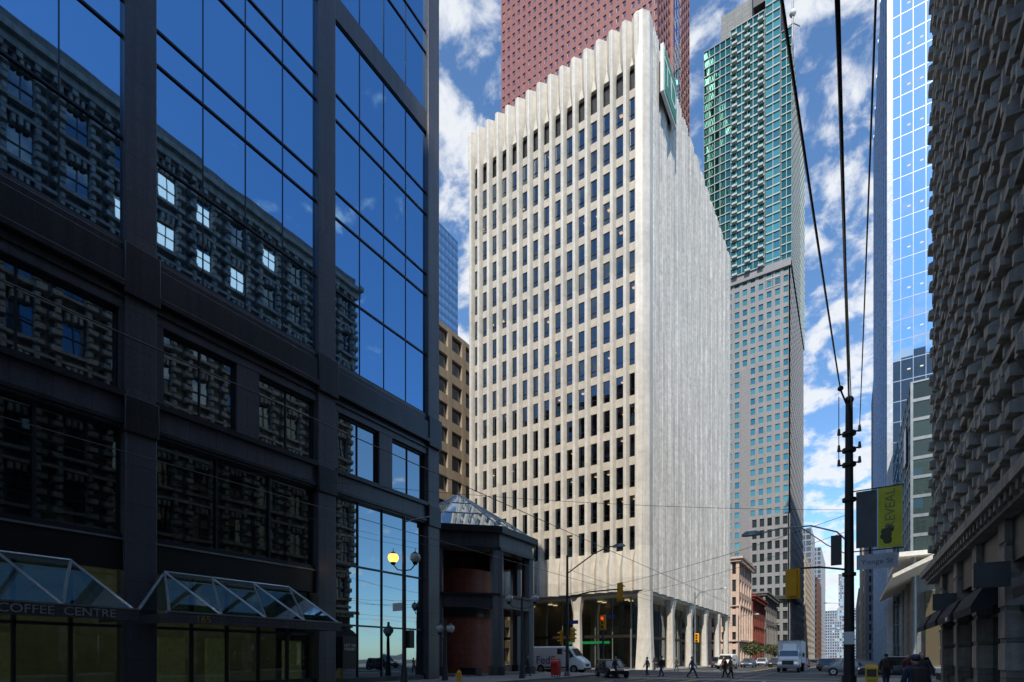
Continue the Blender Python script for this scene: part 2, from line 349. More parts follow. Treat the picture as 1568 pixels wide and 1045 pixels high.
# ---------------------------------------------------------------- pavilion
def pavilion():
    o=Obj('octagonal_entrance_pavilion')
    cx,cy,rr=-31.6,39.25,7.18
    v=[(cx+rr*math.cos(R(22.5+45*i)),cy+rr*math.sin(R(22.5+45*i))) for i in range(8)]
    def ring(k): return [(cx+(x-cx)*k,cy+(y-cy)*k) for x,y in v]
    def band(part,mat,k0,k1,z0,z1):
        a=ring(k0);b=ring(k1)
        for i in range(8):
            j=(i+1)%8
            o.loft(part,mat,[[(x,y,z) for x,y in (a[i],a[j],b[j],b[i])] for z in (z0,z1)])
    band('eave',granite,.86,1.06,12.2,12.75); band('fascia',graniteL,.88,1.0,11.0,12.2)
    band('eave',granite,.86,1.03,10.75,11.0)
    band('mid_beam',graniteL,.9,1.0,5.9,6.9); band('mid_trim',granite,.88,1.03,6.9,7.1)
    for x,y in v:
        dx,dy=(x-cx)/rr,(y-cy)/rr
        o.cyl('columns',graniteL,x-dx*.45,y-dy*.45,.60,0.1,11,8); 
        o.cyl('column_bases',granite,x-dx*.45,y-dy*.45,.76,0.1,.9,8)
    rg=GLASS('roof_glass',(.85,.92,.95),base=(.10,.16,.19),f0=.35,island=.5,tilt=.03); st=M('white_steel',(.55,.58,.6),rough=.4)
    levels=[(1.0,12.76),(.66,14.4),(.33,15.9),(.04,17.2)]
    f=lambda p,q,t:(p[0]+(q[0]-p[0])*t,p[1]+(q[1]-p[1])*t)
    for (k0,z0),(k1,z1) in zip(levels,levels[1:]):
        a=ring(k0);b=ring(k1)
        for i in range(8):
            j=(i+1)%8
            for s in range(3):
                o.quad('roof_panes',rg,(*f(a[i],a[j],s/3),z0),(*f(a[i],a[j],(s+1)/3),z0),(*f(b[i],b[j],(s+1)/3),z1),(*f(b[i],b[j],s/3),z1))
                o.tube('roof_bars',st,[(*f(a[i],a[j],s/3),z0+.03),(*f(b[i],b[j],s/3),z1+.03)],.05 if s==0 else .03,5)
            o.tube('roof_bars',st,[(*a[i],z0+.03),(*a[j],z0+.03)],.04,5)
    o.sphere('finial',st,(cx,cy,17.35),.2)
    red=M('red_brick_drum',(.42,.10,.06),rough=.5,var=.2,scale=2,joints=(.8,.6,.015,.5,False))
    o.cyl('drum',red,cx-.5,cy+.5,3.4,.1,9.8,28); o.cyl('drum_rim',granite,cx-.5,cy+.5,3.6,5.4,6.2,28)
    o.box('floor_slab',conc,cx-6,cx+6,cy-6,cy+6,.1,.2)
    o.box('planter',granite,-27.5,-25.6,34,34.8,.12,.8)
    o.done({'column_bases':.05})
pavilion()
# ---------------------------------------------------------------- white marble tower
def white_tower():
    o=Obj('white_marble_office_tower')
    mb=M('white_marble',(.66,.605,.52),rough=.45,var=.13,scale=1.3,streak=.10,joints=(50,3.9,.015,.8,False))
    sp=M('spandrel_marble',(.50,.445,.37),rough=.5,var=.14,scale=1.3)
    ms=M('grey_marble_panels',(.54,.52,.485),rough=.5,var=.24,scale=1.6,streak=.22,joints=(.9,1.95,.02,.85,False))
    gl=GLASS('tower_window_glass',(.6,.74,.9),f0=.12,transp=1,tcol=(.36,.32,.27),tilt=.05)
    frame=M('bronze_frame',(.035,.028,.02),rough=.4,metal=.4)
    an=R(1.0); ca,sa=math.cos(an),math.sin(an)
    W=26.9; nb=15; p=W/nb; Y=63.4
    ux,uy=ca,-sa
    F=((-22.0-ux*W,Y-uy*W),(ux,uy),(-sa,-ca))
    fin=lambda a,wb,wt,d:[(a-wb/2,-.1),(a-wb/2,.1),(a-wt/2,d),(a+wt/2,d),(a+wb/2,.1),(a+wb/2,-.1)]
    zb,z0,z1,zc,zt=10,14.9,73.0,76.6,81.8
    def fr(a,k): return fin(a,.80+(p-.80-.02)*k,.34+.06*k,.72+.22*k)
    for i in range(nb+1):
        a=i*p
        if i in(0,nb): a+= (.25 if i==0 else -.25)
        o.fprism('fins',mb,F,[(zb,fr(a,1)),(13.2,fr(a,1)),(z0+.4,fr(a,0)),(zc-.6,fr(a,0)),(78.0,fr(a,.9)),(zt,fr(a,1.1))])
    rh=(z1-z0)/15
    o.fbox('base_band',mb,F,0,W,-.4,.08,zb,z0+.35)
    o.fbox('crown_band',mb,F,0,W,-.4,.08,zc-.1,zt-.3)
    for j in range(1,16):
        z=z0+j*rh; o.fbox('spandrels',sp,F,0,W,-.35,.0,z-.5,z+.55)
    bl_=M('window_blinds',(.5,.48,.42),rough=.8,var=.1,island=.4)
    ol=EM('office_light',(1,.72,.36),2.6)
    for i in range(nb):
        for j in range(15):
            z=z0+j*rh; a0=i*p+.36; a1=(i+1)*p-.36
            o.fquad('windows',gl,F,a0,a1,-.12,z+(.35 if j==0 else .53),z+rh-.46)
            o.fbox('window_frames',frame,F,a0,a1,-.2,-.03,z+.55,z+.63)
            o.fbox('window_frames',frame,F,a0,a1,-.2,-.06,z+1.3,z+1.35)
            if random.random()<.35:
                q=random.uniform(.0,.35); dd=random.uniform(.6,2.2)
                o.fbox('ceiling_lights',ol,F,a0+q,a0+q+.42,-dd-.4,-dd,z+rh-.66,z+rh-.62)
            if random.random()<.22:
                o.fquad('blinds',bl_,F,a0,a1,-.3,z+rh-.5-random.uniform(.4,1.5),z+rh-.46)
        o.fquad('louvres',black,F,i*p+.34,(i+1)*p-.34,-.4,z1,zc)
    ocl=M('office_ceiling',(.14,.13,.11))
    for j in range(0,16):
        z=z0+j*rh; o.fbox('floor_slabs',ocl,F,.3,W-.3,-6,-.4,z-.45,z+.1)
    o.fbox('office_core',M('office_core',(.04,.036,.03),var=.5,scale=.5),F,.3,W-.3,-6.3,-6.0,zb,zt-1)
    Fs=((-21.5,64.3),(sa,ca),(ca,-sa)); LS=47.5; n=14; q=LS/n
    for i in range(n):
        a=i*q
        pr=[(a,-.5),(a,.0),(a+.7,.62),(a+q-.6,.62),(a+q,.0),(a+q,-.5)]
        o.fprism('side_pleats',ms,Fs,[(zb,pr),(zt,pr)])
        for k in range(4):
            c=a+.7+(q-1.3)*(k+.5)/4
            o.fprism('side_ribs',ms,Fs,[(z,[(c-.2,.6),(c-.1,.76),(c+.1,.76),(c+.2,.6)]) for z in (zb,zt-.15)])
    o.fbox('body',ms,F,.05,W-.7,-6.5-LS,-6.6,zb,zt-.6)
    o.fbox('body',ms,F,.05,.35,-6.5,-.45,zb,zt-.6); o.fbox('body',ms,F,W-.35,W-.15,-6.5,-.45,zb,zt-.6); o.fbox('body',ms,F,.06,W-.2,-6.5,-.45,zt-1.2,zt-.65)
    o.fbox('soffit',mb,F,.1,W+.6,-LS-.5,-.2,zb-.3,zb+.02)
    o.loft('corner_pier',mb,[[(-22.35,62.6,z),(-21.5,62.75,z),(-20.8,63.5,z),(-20.8,64.7,z),(-22.3,65.2,z)] for z in (zb,zt+.3)])
    o.loft('corner_column',mb,[[(-22.1-.25*k,62.9-.3*k,z),(-21.4+.2*k,62.9-.3*k,z),(-20.8+.3*k,63.6-.2*k,z),(-20.8+.3*k,64.7,z),(-22.1-.1*k,64.9,z)] for z,k in ((.1,1),(4,.35),(7.5,0),(zb,.1))])
    def colm(x,y,wx=.9,wy=.9):
        o.loft('ground_columns',mb,[[(x-wx*k,y-wy*k*.6,z),(x-wx*k*.5,y-wy*k,z),(x+wx*k*.5,y-wy*k,z),(x+wx*k,y-wy*k*.6,z),(x+wx*k,y+wy*k,z),(x-wx*k,y+wy*k,z)] for z,k in ((.1,.75),(7.5,.6),(zb-.2,1))])
    for x in (-47.8,-39.5,-31): colm(x,64.0,.8,.7)
    for y in (74.4,84,93.6,103.2,110.8): colm(-21.6+(y-64)*sa,y,.7,.9)
    lob=GLASS('lobby_glass_w',(.7,.78,.8),f0=.2,transp=1,tcol=(.5,.52,.42))
    Fl=((-47.5,67),(1,0),(0,-1)); 
    for k in range(9):
        o.fquad('lobby_glass',lob,Fl,k*2.55,(k+1)*2.55,0,.2,zb-.3); o.fbox('lobby_frames',steel,Fl,k*2.55-.05,k*2.55+.05,-.1,.1,.1,zb-.3)
    o.fbox('lobby_rail',frame,Fl,0,22.9,-.1,.12,4.3,4.7)
    Fl2=((-24.5,67),(0,1),(1,0))
    for k in range(14):
        o.fquad('lobby_glass',lob,Fl2,k*3.1,(k+1)*3.1,0,.2,zb-.3); o.fbox('lobby_frames',steel,Fl2,k*3.1-.05,k*3.1+.05,-.1,.1,.1,zb-.3)
    o.fbox('lobby_rail',frame,Fl2,0,43.4,-.1,.12,4.3,4.7)
    o.box('lobby_core',M('lobby_core',(.26,.21,.14),var=.4,scale=.6),-45,-29,71,108,.1,zb-.3)
    o.box('lobby_floor',M('lobby_floor',(.3,.28,.25)),-47.4,-24.6,67.1,110,.1,.16)
    for x in range(-46,-25,4):
        for y in (68.5,70): o.box('lobby_lights',EM('lobby_light',(1,.8,.5),1.8),x,x+.6,y,y+.4,zb-.5,zb-.42)
    o.box('sign_band',EM('green_sign_light',(.03,.45,.12),.4),-34,-27.5,66.7,66.8,3.5,3.85)
    gr=M('green_sign',(.02,.23,.08),rough=.4)
    o.box('roof_sign_panel',white,-20.3,-19.9,66.2,72.2,74.2,80.3)
    o.box('roof_sign_face',gr,-19.9,-19.82,66.6,71.8,74.6,79.9)
    o.text('TD',white,4.2,(-19.8,69.2,75.8),(R(90),0,R(90)))
    for y in (67,71.5): o.box('sign_brackets',dkgrey,-21.2,-20.3,y,y+.15,75,79)
    o.box('mechanical_penthouse',ms,-43,-28,76,104,zt-.6,zt+1.2)
    o.done({'fins':.03,'corner_pier':.05})
white_tower()
# ---------------------------------------------------------------- red granite tower
def red_tower():
    o=Obj('red_granite_skyscraper')
    rd=M('red_granite',(.27,.10,.085),rough=.45,var=.1,scale=.6,streak=.08)
    gl=GLASS('red_tower_glass',(.85,.62,.62),base=(.06,.035,.037),f0=.28,island=.5,tilt=.02)
    blg=GLASS('red_tower_blue_glass',(.5,.68,.9),base=(.01,.02,.04),f0=.6,tilt=.02)
    F=((-123,181),(1,0),(0,-1))
    grid(o,F,58,100,285,23,47,1.25,1.75,.3,rd,gl)
    F1=((-65,177),(1,0),(0,-1)); grid(o,F1,10.2,100,285,5,47,.9,1.6,.3,rd,gl)
    o.box('core',rd,-122.8,-66,182,218,0,284); o.box('core',rd,-66,-55.4,178,218,0,284)
    Fs=((-54.9,177),(0,1),(1,0)); grid(o,Fs,14,100,285,5,47,.9,1.6,.3,rd,gl)
    Fs2=((-53.9,191.2),(0,1),(1,0)); grid(o,Fs2,10,100,285,3,47,.25,.3,.1,rd,blg,gt='blue_bay')
    o.box('core',rd,-55.4,-54.2,191.3,201,0,284)
    Fs3=((-54.9,201.4),(0,1),(1,0)); grid(o,Fs3,17,100,285,6,47,.9,1.6,.3,rd,gl)
    o.done()
red_tower()
# ---------------------------------------------------------------- teal residential tower
def teal_tower():
    o=Obj('teal_glass_condominium_tower')
    cs=M('tower_concrete',(.27,.27,.275),rough=.7,var=.1,scale=.3,streak=.1); ws=M('white_slab',(.36,.42,.40),rough=.6,var=.08)
    tg=GLASS('teal_glass',(.18,.48,.42),base=(.004,.028,.024),f0=.32,island=.6,tilt=.05)
    tg2=GLASS('teal_bright_glass',(.30,.62,.60),base=(.02,.08,.075),f0=.34,island=.6,tilt=.06)
    bgl=GLASS('blue_side_glass',(.5,.65,.8),base=(.02,.04,.05),f0=.5,tilt=.04)
    Y=231.6; F=((-52.5,Y),(1,0),(0,-1))
    grid(o,F,33,0,158,11,38,1.3,1.7,.4,cs,tg2,gt='lower_windows')
    o.box('core',cs,-52.3,-19.8,Y+.7,Y+70,0,158)
    Fs=((-19.5,Y),(0,1),(1,0)); grid(o,Fs,72,0,158,20,38,.9,1.0,.3,cs,bgl,gt='side_windows')
    o.fbox('central_pier',M('grey_panel',(.24,.24,.25),rough=.6),F,14.9,18.1,-.3,.25,0,120)
    o.fbox('transition',cs,F,-.3,33.3,-.5,.8,156,159)
    def sect(a0,a1,b,z0,z1,mat,nc,slab,thick,nr):
        Fx=((-52.5+a0,Y-b),(1,0),(0,-1)); W=a1-a0
        grid(o,Fx,W,z0,z1,nc,nr,.18,thick,.25,ws,mat,pt='slabs',gt='upper_glass_'+str(int(a0)),sk=-.15 if slab else .05)
        o.box('upper_core',dkgrey,-52.5+a0+.1,-52.5+a1-.1,Y-b+.5,Y+45,z0,z1-.2)
    sect(0,11,-1,159,262,tg,5,1,.35,28)
    sect(11.2,24,1.2,159,262,tg,6,1,.6,28)
    sect(24.2,29.5,0,150,268,tg2,2,1,.5,32)
    sect(29.7,33.4,-1.5,159,252,tg,2,1,.4,25)
    for j in range(28):
        z=159+j*103/28
        for k in (0,2,4):
            o.fbox('balconies',ws,F,11.8+k*2.45,13.8+k*2.45,1.2,2.3,z-.1,z+.75)
    Fs=((-19.1,Y+1.8),(0,1),(1,0)); grid(o,Fs,72,159,250,20,25,.2,.4,.2,ws,bgl,pt='side_frames',gt='side_windows')
    o.box('upper_core',dkgrey,-40,-19.4,Y+2,Y+73,159,249.8)
    o.box('crown',M('crown_grey',(.20,.21,.21),rough=.6,joints=(3,2,.1,.6,False)),-46,-30,Y+4,Y+30,262,276)
    o.box('crown_base',cs,-49,-26,Y+6,Y+34,262,266); o.box('crown_top',dkgrey,-33,-28,Y+1,Y+12,268,279)
    x,y=-18.9,Y+10
    o.tube('mast',steel,[(x-.5,y,250),(x-.5,y,270),(x,y,300)],.35,6); o.sphere('mast_ball',white,(x-.5,y,266),1.3)
    for a in (0,2.1,4.2): o.tube('mast_arms',steel,[(x-.5,y,262),(x-.5+2.6*math.cos(a),y+2.6*math.sin(a),259)],.2,5)
    pg=GLASS('podium_glass',(.4,.5,.52),base=(.02,.03,.03),f0=.3)
    o.box('podium',cs,-30,-18,Y-25.5,Y-.5,0,52); 
    F3=((-30,Y-26.2),(1,0),(0,-1)); grid(o,F3,12.4,6,52,5,11,1.0,1.3,.4,cs,pg,gt='podium_windows')
    F4=((-17.4,Y-26.2),(0,1),(1,0)); grid(o,F4,25,6,52,8,11,1.0,1.3,.4,cs,pg,gt='podium_windows')
    o.box('podium_cornice',dkgrey,-31,-15.6,Y-27.5,Y+1,22,23.2)
    o.done()
teal_tower()
# ---------------------------------------------------------------- right stone building (X=5)
def stone_building():
    o=Obj('rusticated_stone_building')
    st=M('weathered_stone',(.32,.295,.26),rough=.8,var=.25,scale=1.6,bump=.5,bscale=14,streak=.25,island=.14)
    st2=M('dark_stone',(.20,.185,.17),rough=.8,var=.3,scale=1.5,bump=.3,joints=(.9,.45,.02,.5,False))
    gl=GLASS('sash_glass',(.55,.62,.66),base=(.01,.012,.014),f0=.3,island=.6,tilt=.04)
    F=((5,-20),(0,1),(-1,0)); W=66.6
    nb=19; p=W/nb; zb=8.2; rh=4.55; nr=9; zt=zb+rh*nr
    o.fbox('wall',st2,F,0,W,-1.0,-.35,zb-.6,zt)
    o.fbox('body',st2,F,.1,W-.1,-30,-1.02,0,zt+.5)
    def cushion(a0,a1,z0,z1,b0,b1,ch):
        def ring(a0,a1,z0,z1,b): return [(5-b,-20+a0,z0),(5-b,-20+a1,z0),(5-b,-20+a1,z1),(5-b,-20+a0,z1)]
        o.loft('quoin_blocks',st,[ring(a0,a1,z0,z1,b0),ring(a0,a1,z0,z1,b0+(b1-b0)*.45),ring(a0+ch,a1-ch,z0+ch,z1-ch,b1)])
    glowm=EM('lit_window',(1,.98,.95),1.3)  # white emission put into chosen panes so they read bright
    for i in range(nb):
        for j in range(nr):
            c=(i+.5)*p; z=zb+j*rh
            ww=.78; wz0=z+1.1; wz1=z+3.6
            o.fquad('windows',gl,F,c-ww,c+ww,-.30,wz0,wz1)
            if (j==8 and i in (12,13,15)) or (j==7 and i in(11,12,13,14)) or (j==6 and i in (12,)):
                o.fquad('glowing_panes',glowm,F,c-ww+.1,c+ww-.1,-.285,wz0+.15,wz1-.2-.3*(i%2))
            o.fbox('sashes',black,F,c-ww,c+ww,-.30,-.22,(wz0+wz1)/2-.05,(wz0+wz1)/2+.05)
            o.fbox('sashes',black,F,c-.04,c+.04,-.30,-.23,wz0,wz1)
            o.fbox('sills',st,F,c-ww-.3,c+ww+.3,-.34,.18,wz0-.28,wz0)
            nq=7; hh=(rh-.04)/nq
            for k in range(nq):
                zz=z+.02+k*hh; e=.36 if k%2 else .0
                dpt=.06+(.26 if k%2 else .10)+random.uniform(-.05,.08)
                for sgn in (-1,1):
                    a_in=c+sgn*(ww+.02); a_out=c+sgn*(ww+.5+e)
                    lo,hi=min(a_in,a_out),max(a_in,a_out)
                    cushion(lo,hi,zz,zz+hh-.05,-.34,dpt,.10)
            for k,dx in enumerate((-.62,-.2,.22)):
                cushion(c+dx,c+dx+.38,wz1+.05,wz1+.75,-.34,.30 if k==1 else .2,.08)
    for j in range(nr+1):
        z=zb+j*rh
        o.fbox('string_courses',st,F,0,W,-.34,.12,z-.13,z+.13)
    o.fbox('cornice',st,F,-.3,W+.2,-1,.5,zt+.1,zt+.9); o.fbox('cornice',st,F,-.5,W+.4,-1,.95,zt+.9,zt+1.4); o.fbox('parapet',st2,F,0,W,-.8,.05,zt+1.4,zt+2.8)
    for i in range(nb*3): o.fbox('dentils',st,F,i*p/3+.2,i*p/3+.6,-.3,.42,zt-.35,zt+.09)
    Fe=((5.0,46.62),(1,0),(0,1))
    for i in range(6):
        for j in range(nr): o.fquad('end_windows',gl,Fe,1.5+i*4,3.3+i*4,.03,zb+j*rh+1,zb+j*rh+3.5)
    o.fbox('ledge',st,F,0,W+.4,-1,.75,7.25,7.65); o.fbox('ledge',st,F,0,W+.2,-1,.45,6.8,7.25)
    for i in range(int(W/.75)): o.fbox('modillions',st,F,i*.75,i*.75+.3,.0,.62,6.95,7.24)
    sg=GLASS('store_glass',(.6,.65,.65),base=(.03,.03,.028),f0=.3,island=.6)
    aw=M('awning_fabric',(.022,.022,.028),rough=.9)
    ns=13; pp=W/ns
    for i in range(ns):
        a=i*pp
        o.fbox('piers',st2,F,a,a+.9,-1,.12,.1,6.8)
        for z in (1.2,2.4,3.6,4.8,6): o.fbox('pier_blocks',st,F,a-.04,a+.94,-.9,.17,z,min(z+1.0,6.78))
        o.fquad('store_windows',sg,F,a+.9,a+pp,-.4,.6,5.2); o.fbox('store_base',black,F,a+.9,a+pp,-.6,-.1,.1,.6)
        o.fbox('store_frames',black,F,a+.9,a+pp,-.5,-.25,3.4,3.55); o.fbox('store_frames',black,F,a+2.8,a+2.9,-.5,-.25,.6,5.2)
        o.fbox('sign_fascia',dkgrey,F,a+.9,a+pp,-.6,-.05,5.2,6.8)
        if i%2==1 or i>9:
            y0=-20+a+1.0;y1=-20+a+pp-.1
            o.loft('awnings',aw,[[(5.1,y,4.9),(5.1,y,3.9),(4.05,y,3.4),(4.02,y,3.7),(4.35,y,4.35)] for y in (y0,y1)])
    for a in (45,56):
        o.fbox('projecting_signs',dkgrey,F,a,a+.15,.2,1.2,4.2,5.1)
    o.text('ROSE',white,.28,(4.0,33.0,3.45),(R(90),0,R(-90)),.01)
    o.done()
stone_building()
# ---------------------------------------------------------------- generic block
def generic(name,x0,x1,y0,y1,h,wall,glass,nx,ny,nr,pw=1.2,sh=1.3,d=.3,faces='FS',side=1,zb=0,roof=True):
    o=Obj(name)
    if 'F' in faces: grid(o,((x0,y0),(1,0),(0,-1)),x1-x0,zb,h,nx,nr,pw,sh,d,wall,glass)
    if 'S' in faces:
        if side>0: grid(o,((x1,y0+.01),(0,1),(1,0)),y1-y0,zb,h,ny,nr,pw,sh,d,wall,glass)
        else: grid(o,((x0,y0+.01),(0,1),(-1,0)),y1-y0,zb,h,ny,nr,pw,sh,d,wall,glass)
    o.box('core',wall,x0+d+.25,x1-d-.25,y0+d+.25,y1,0,h-.15)
    if roof: o.box('roof_plant',wall,x0+(x1-x0)*.25,x1-(x1-x0)*.25,y0+3,y1-3,h-.15,h+3)
    return o
bl=GLASS('bright_blue_glass',(.52,.72,.90),base=(.01,.04,.09),f0=.8,tilt=.012)
sl_=M('silver_mullion',(.30,.34,.42),rough=.35,metal=.5)
o=generic('blue_glass_office_tower',6.6,40,128,205,165,sl_,bl,17,30,41,.09,.14,.06,side=-1)
wf=M('white_corner_fin',(.5,.53,.58),rough=.3)
o.fbox('corner_fin',wf,((6.6,128),(1,0),(0,-1)),-.25,.7,-.5,.3,0,165)
for k in range(1,8): o.fbox('side_fins',sl_,((6.6,128),(0,1),(-1,0)),k*10,k*10+.3,0,.22,0,165)
tlm=EM('tower_light',(1,.85,.6),1.2)
for a in (3,5,9,11): 
    for z in range(16,160,8):
        o.fbox('office_lights',tlm,((6.6,128),(1,0),(0,-1)),a,a+.5,.02,.04,z+2.2,z+2.4)
o.done()
o=generic('glass_lantern_building',8.2,40,104,127,45.5,M('silver_frame',(.25,.27,.28),rough=.4,metal=.5),GLASS('green_grey_glass',(.6,.72,.72),base=(.04,.06,.055),f0=.4,tilt=.04),8,6,9,.3,.5,.15,side=-1,zb=18)
o.box('white_soffit',M('soffit_white',(.7,.68,.62),rough=.5),6.5,40,100,127,17.2,17.9)
o.loft('entrance_canopy',M('canopy_beige',(.6,.56,.48),rough=.5),[[(5.0,y,zz),(12,y,zz+3.5),(12,y,zz+4.2),(5.0,y,zz+.5)] for y,zz in ((88,12.5),(126,12.5))])
for x,y in ((8.5,102),(8.5,112),(8.5,122),(14,102)): o.cyl('canopy_columns',steel,x,y,.35,.1,17.2,12)
o.box('lower_storefront',GLASS('warm_store',(.6,.6,.55),base=(.1,.08,.05),f0=.25),10,40,103,126,.1,12)
o.box('screen_box',M('black_screen',(.01,.01,.012),rough=.2),7.9,8.1,108,112,34,40)
o.done()
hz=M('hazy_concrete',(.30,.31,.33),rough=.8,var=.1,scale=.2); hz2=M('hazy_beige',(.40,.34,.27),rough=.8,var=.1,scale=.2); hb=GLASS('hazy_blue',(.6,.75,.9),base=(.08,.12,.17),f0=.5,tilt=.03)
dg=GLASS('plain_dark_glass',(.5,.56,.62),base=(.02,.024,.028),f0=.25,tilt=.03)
brown=M('brown_brick',(.17,.085,.06),rough=.8,var=.2,joints=(.3,.1,.01,.6,False))
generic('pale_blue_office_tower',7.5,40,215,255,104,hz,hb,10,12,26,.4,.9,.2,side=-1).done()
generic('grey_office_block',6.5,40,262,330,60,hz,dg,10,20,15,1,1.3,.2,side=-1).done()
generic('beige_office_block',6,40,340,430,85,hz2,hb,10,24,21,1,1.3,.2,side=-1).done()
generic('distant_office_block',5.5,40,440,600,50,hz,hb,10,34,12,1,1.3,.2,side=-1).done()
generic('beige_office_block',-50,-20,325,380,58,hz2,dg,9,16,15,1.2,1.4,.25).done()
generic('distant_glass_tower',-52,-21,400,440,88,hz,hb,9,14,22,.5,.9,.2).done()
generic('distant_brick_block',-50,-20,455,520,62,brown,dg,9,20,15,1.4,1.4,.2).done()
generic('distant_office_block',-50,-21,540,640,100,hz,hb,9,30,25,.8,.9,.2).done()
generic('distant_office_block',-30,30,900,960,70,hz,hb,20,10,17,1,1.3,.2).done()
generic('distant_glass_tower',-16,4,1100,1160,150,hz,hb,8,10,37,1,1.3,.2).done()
gb=M('sandstone_panel',(.38,.30,.21),rough=.75,var=.12,scale=.6,streak=.1)
o=generic('sandstone_office_building',-95,-60,52,100,60.5,gb,dg,10,12,14,1.1,1.6,.5); o.done()
o=generic('blue_banded_office_tower',-230,-160,150,198,204,M('blue_band',(.12,.24,.42),rough=.3,metal=.2),GLASS('pale_band_glass',(.7,.85,1.0),base=(.03,.08,.16),f0=.6,tilt=.02),12,18,50,.1,1.6,.15); o.done()
def classical(name,x0,x1,y0,y1,h,wall,nc,ny,nr):
    o=generic(name,x0,x1,y0,y1,h,wall,dg,nc,ny,nr,1.5,1.3,.35,roof=False)
    for z,e,t in ((h,.9,.5),(h-.6,.5,.6),(5.3,.4,.4),(h*.55,.3,.3)):
        o.box('cornices',wall,x0-e,x1+e,y0-e,y1+.1,z,z+t)
    k=int((y1-y0)/1.2)
    for i in range(k): o.box('brackets',wall,x1,x1+.75,y0+i*1.2,y0+i*1.2+.4,h-.9,h-.02)
    for i in range(ny+1):
        yy=y0+(y1-y0)*i/ny; o.box('pilasters',wall,x1,x1+.28,yy-.35,yy+.35,5.7,h*.55)
    return o
classical('pink_stone_heritage_building',-40,-21.4,130,148,24.5,M('pink_stone',(.62,.46,.37),rough=.8,var=.15,scale=1,bump=.2,streak=.15),8,5,6).done()
classical('red_brick_heritage_building',-40,-21.2,149,172,17.5,M('red_brick',(.26,.06,.04),rough=.85,var=.2,joints=(.25,.08,.01,.6,False)),8,7,4).done()
classical('grey_stone_bank_building',-40,-21.3,174,203,21,M('grey_stone',(.22,.21,.2),rough=.85,var=.2,streak=.2),8,7,5).done()
generic('added_shading_tower',5.2,45,-150,-77,155,hz,dg,12,24,40,1.3,1.4,.3,side=-1).done()  # unseen tower added behind the camera to shade the left facade
generic('brick_office_building',5.2,30,-58,-21,38,brown,dg,8,10,10,1.2,1.4,.3,side=-1).done()
# ---------------------------------------------------------------- street furniture
def globe(o,x,y,z,lit):
    gm=EM('lamp_lit_glass',(1,.50,.10),2.5) if lit else M('frosted_globe',(.5,.52,.52),rough=.2,var=.05)
    o.cyl('lantern_base',black,x,y,.1,z-.12,z+.02,10,.17)
    o.sphere('globe_lit' if lit else 'globe',gm,(x,y,z+.28),.3)
    o.cyl('lantern_cap',black,x,y,.24,z+.48,z+.62,10,.05); o.tube('finials',black,[(x,y,z+.6),(x,y,z+.8)],.02,5)
def twin_lamp(x,y,zl,ztop,lit=True,sp=.62):
    o=Obj('twin_globe_street_lamp')
    o.cyl('base',dkgrey,x,y,.24,.1,1.1,10,.16); o.cyl('pole',dkgrey,x,y,.13,1.1,ztop,12,.09)
    dx,dy=.84,.54
    for s,l in ((-1,lit),(1,False)):
        px,py=x+dx*s*sp,y+dy*s*sp
        o.tube('arms',dkgrey,[(x,y,zl-.45),(x+dx*s*sp*.6,y+dy*s*sp*.6,zl-.4),(px,py,zl-.1)],.035,6)
        globe(o,px,py,zl,l)
    return o
o=twin_lamp(-21,21.2,7.0,9.6)
sx_,sy_=-21,21.2
o.box('street_sign_plate',white,sx_-.85,sx_-.1,sy_-.06,sy_-.03,4.3,4.75); o.box('traffic_box',dkgrey,sx_-.3,sx_+.3,sy_+.15,sy_+.5,2.2,3.2)
o.tube('bracket',steel,[(sx_,sy_,9.3),(sx_+1.2,sy_+.8,9.6)],.04,6)
o.done()
o=twin_lamp(-20.1,32.3,5.7,6.0,False,.95); o.done()
o=twin_lamp(-22.6,26.6,3.3,4.2,False,.35); o.done()
yel=M('signal_yellow',(.75,.36,.02),rough=.4,var=.06)
def signal(o,x,y,z,face,h=1.15,w=.4,lit='r'):
    fx,fy=face; px,py=-fy,fx
    F=((x,y),(px,py),(fx,fy))
    o.fbox('signal_housing',yel,F,-w/2,w/2,-.12,.12,z-h/2,z+h/2)
    o.fbox('signal_backplate',yel,F,-w*.78,w*.78,-.03,.0,z-h/2-.12,z+h/2+.12)
    for k,cn in enumerate(('g','a','r')):
        zc=z-h/2+h*(k+.5)/3; r=w*.34
        if cn=='r' and lit=='r': cm=EM('lens_red_lit',(1,.05,.02),1.4); nm_='lens_red_lit'
        elif cn=='r': cm=M('lens_red',(.15,.01,.01),rough=.2); nm_='lens_red'
        elif cn=='g': cm=M('lens_green',(.01,.08,.04),rough=.2); nm_='lens_green'
        else: cm=M('lens_amber',(.2,.1,.01),rough=.2); nm_='lens_amber'
        c=Vector((x+fx*.13,y+fy*.13,zc)); n=Vector((fx,fy,0)); a=Vector((px,py,0)); b=Vector((0,0,1))
        o.loft(nm_,cm,[[tuple(c+n*t+a*r*math.cos(6.283*j/12)+b*r*math.sin(6.283*j/12)) for j in range(12)] for t in (0,.02)])
        ring=lambda t,rr:[tuple(c+n*t+a*rr*math.cos(math.pi*j/8)+b*rr*math.sin(math.pi*j/8)) for j in range(9)]
        vs=ring(0,r*1.12)+ring(.22,r*1.12); o.faces('visors',yel,vs,[(j,j+1,j+10,j+9) for j in range(8)])
def lamp_head(o,x,y,z,s,m=steel):
    o.loft('lamp_head',m,[[(x+s*d,y-.16*k,z),(x+s*d,y+.16*k,z),(x+s*d,y+.12*k,z+.19*k),(x+s*d,y-.12*k,z+.19*k)] for d,k in ((0,.6),(.3,1.2),(.8,1.2),(1.0,.5))])
o=Obj('street_light_with_traffic_signals')
x,y=-19.6,38.6
o.cyl('base',steel,x,y,.28,.1,.5,12,.2); o.cyl('pole',dkgrey,x,y,.15,.5,10.1,12,.09)
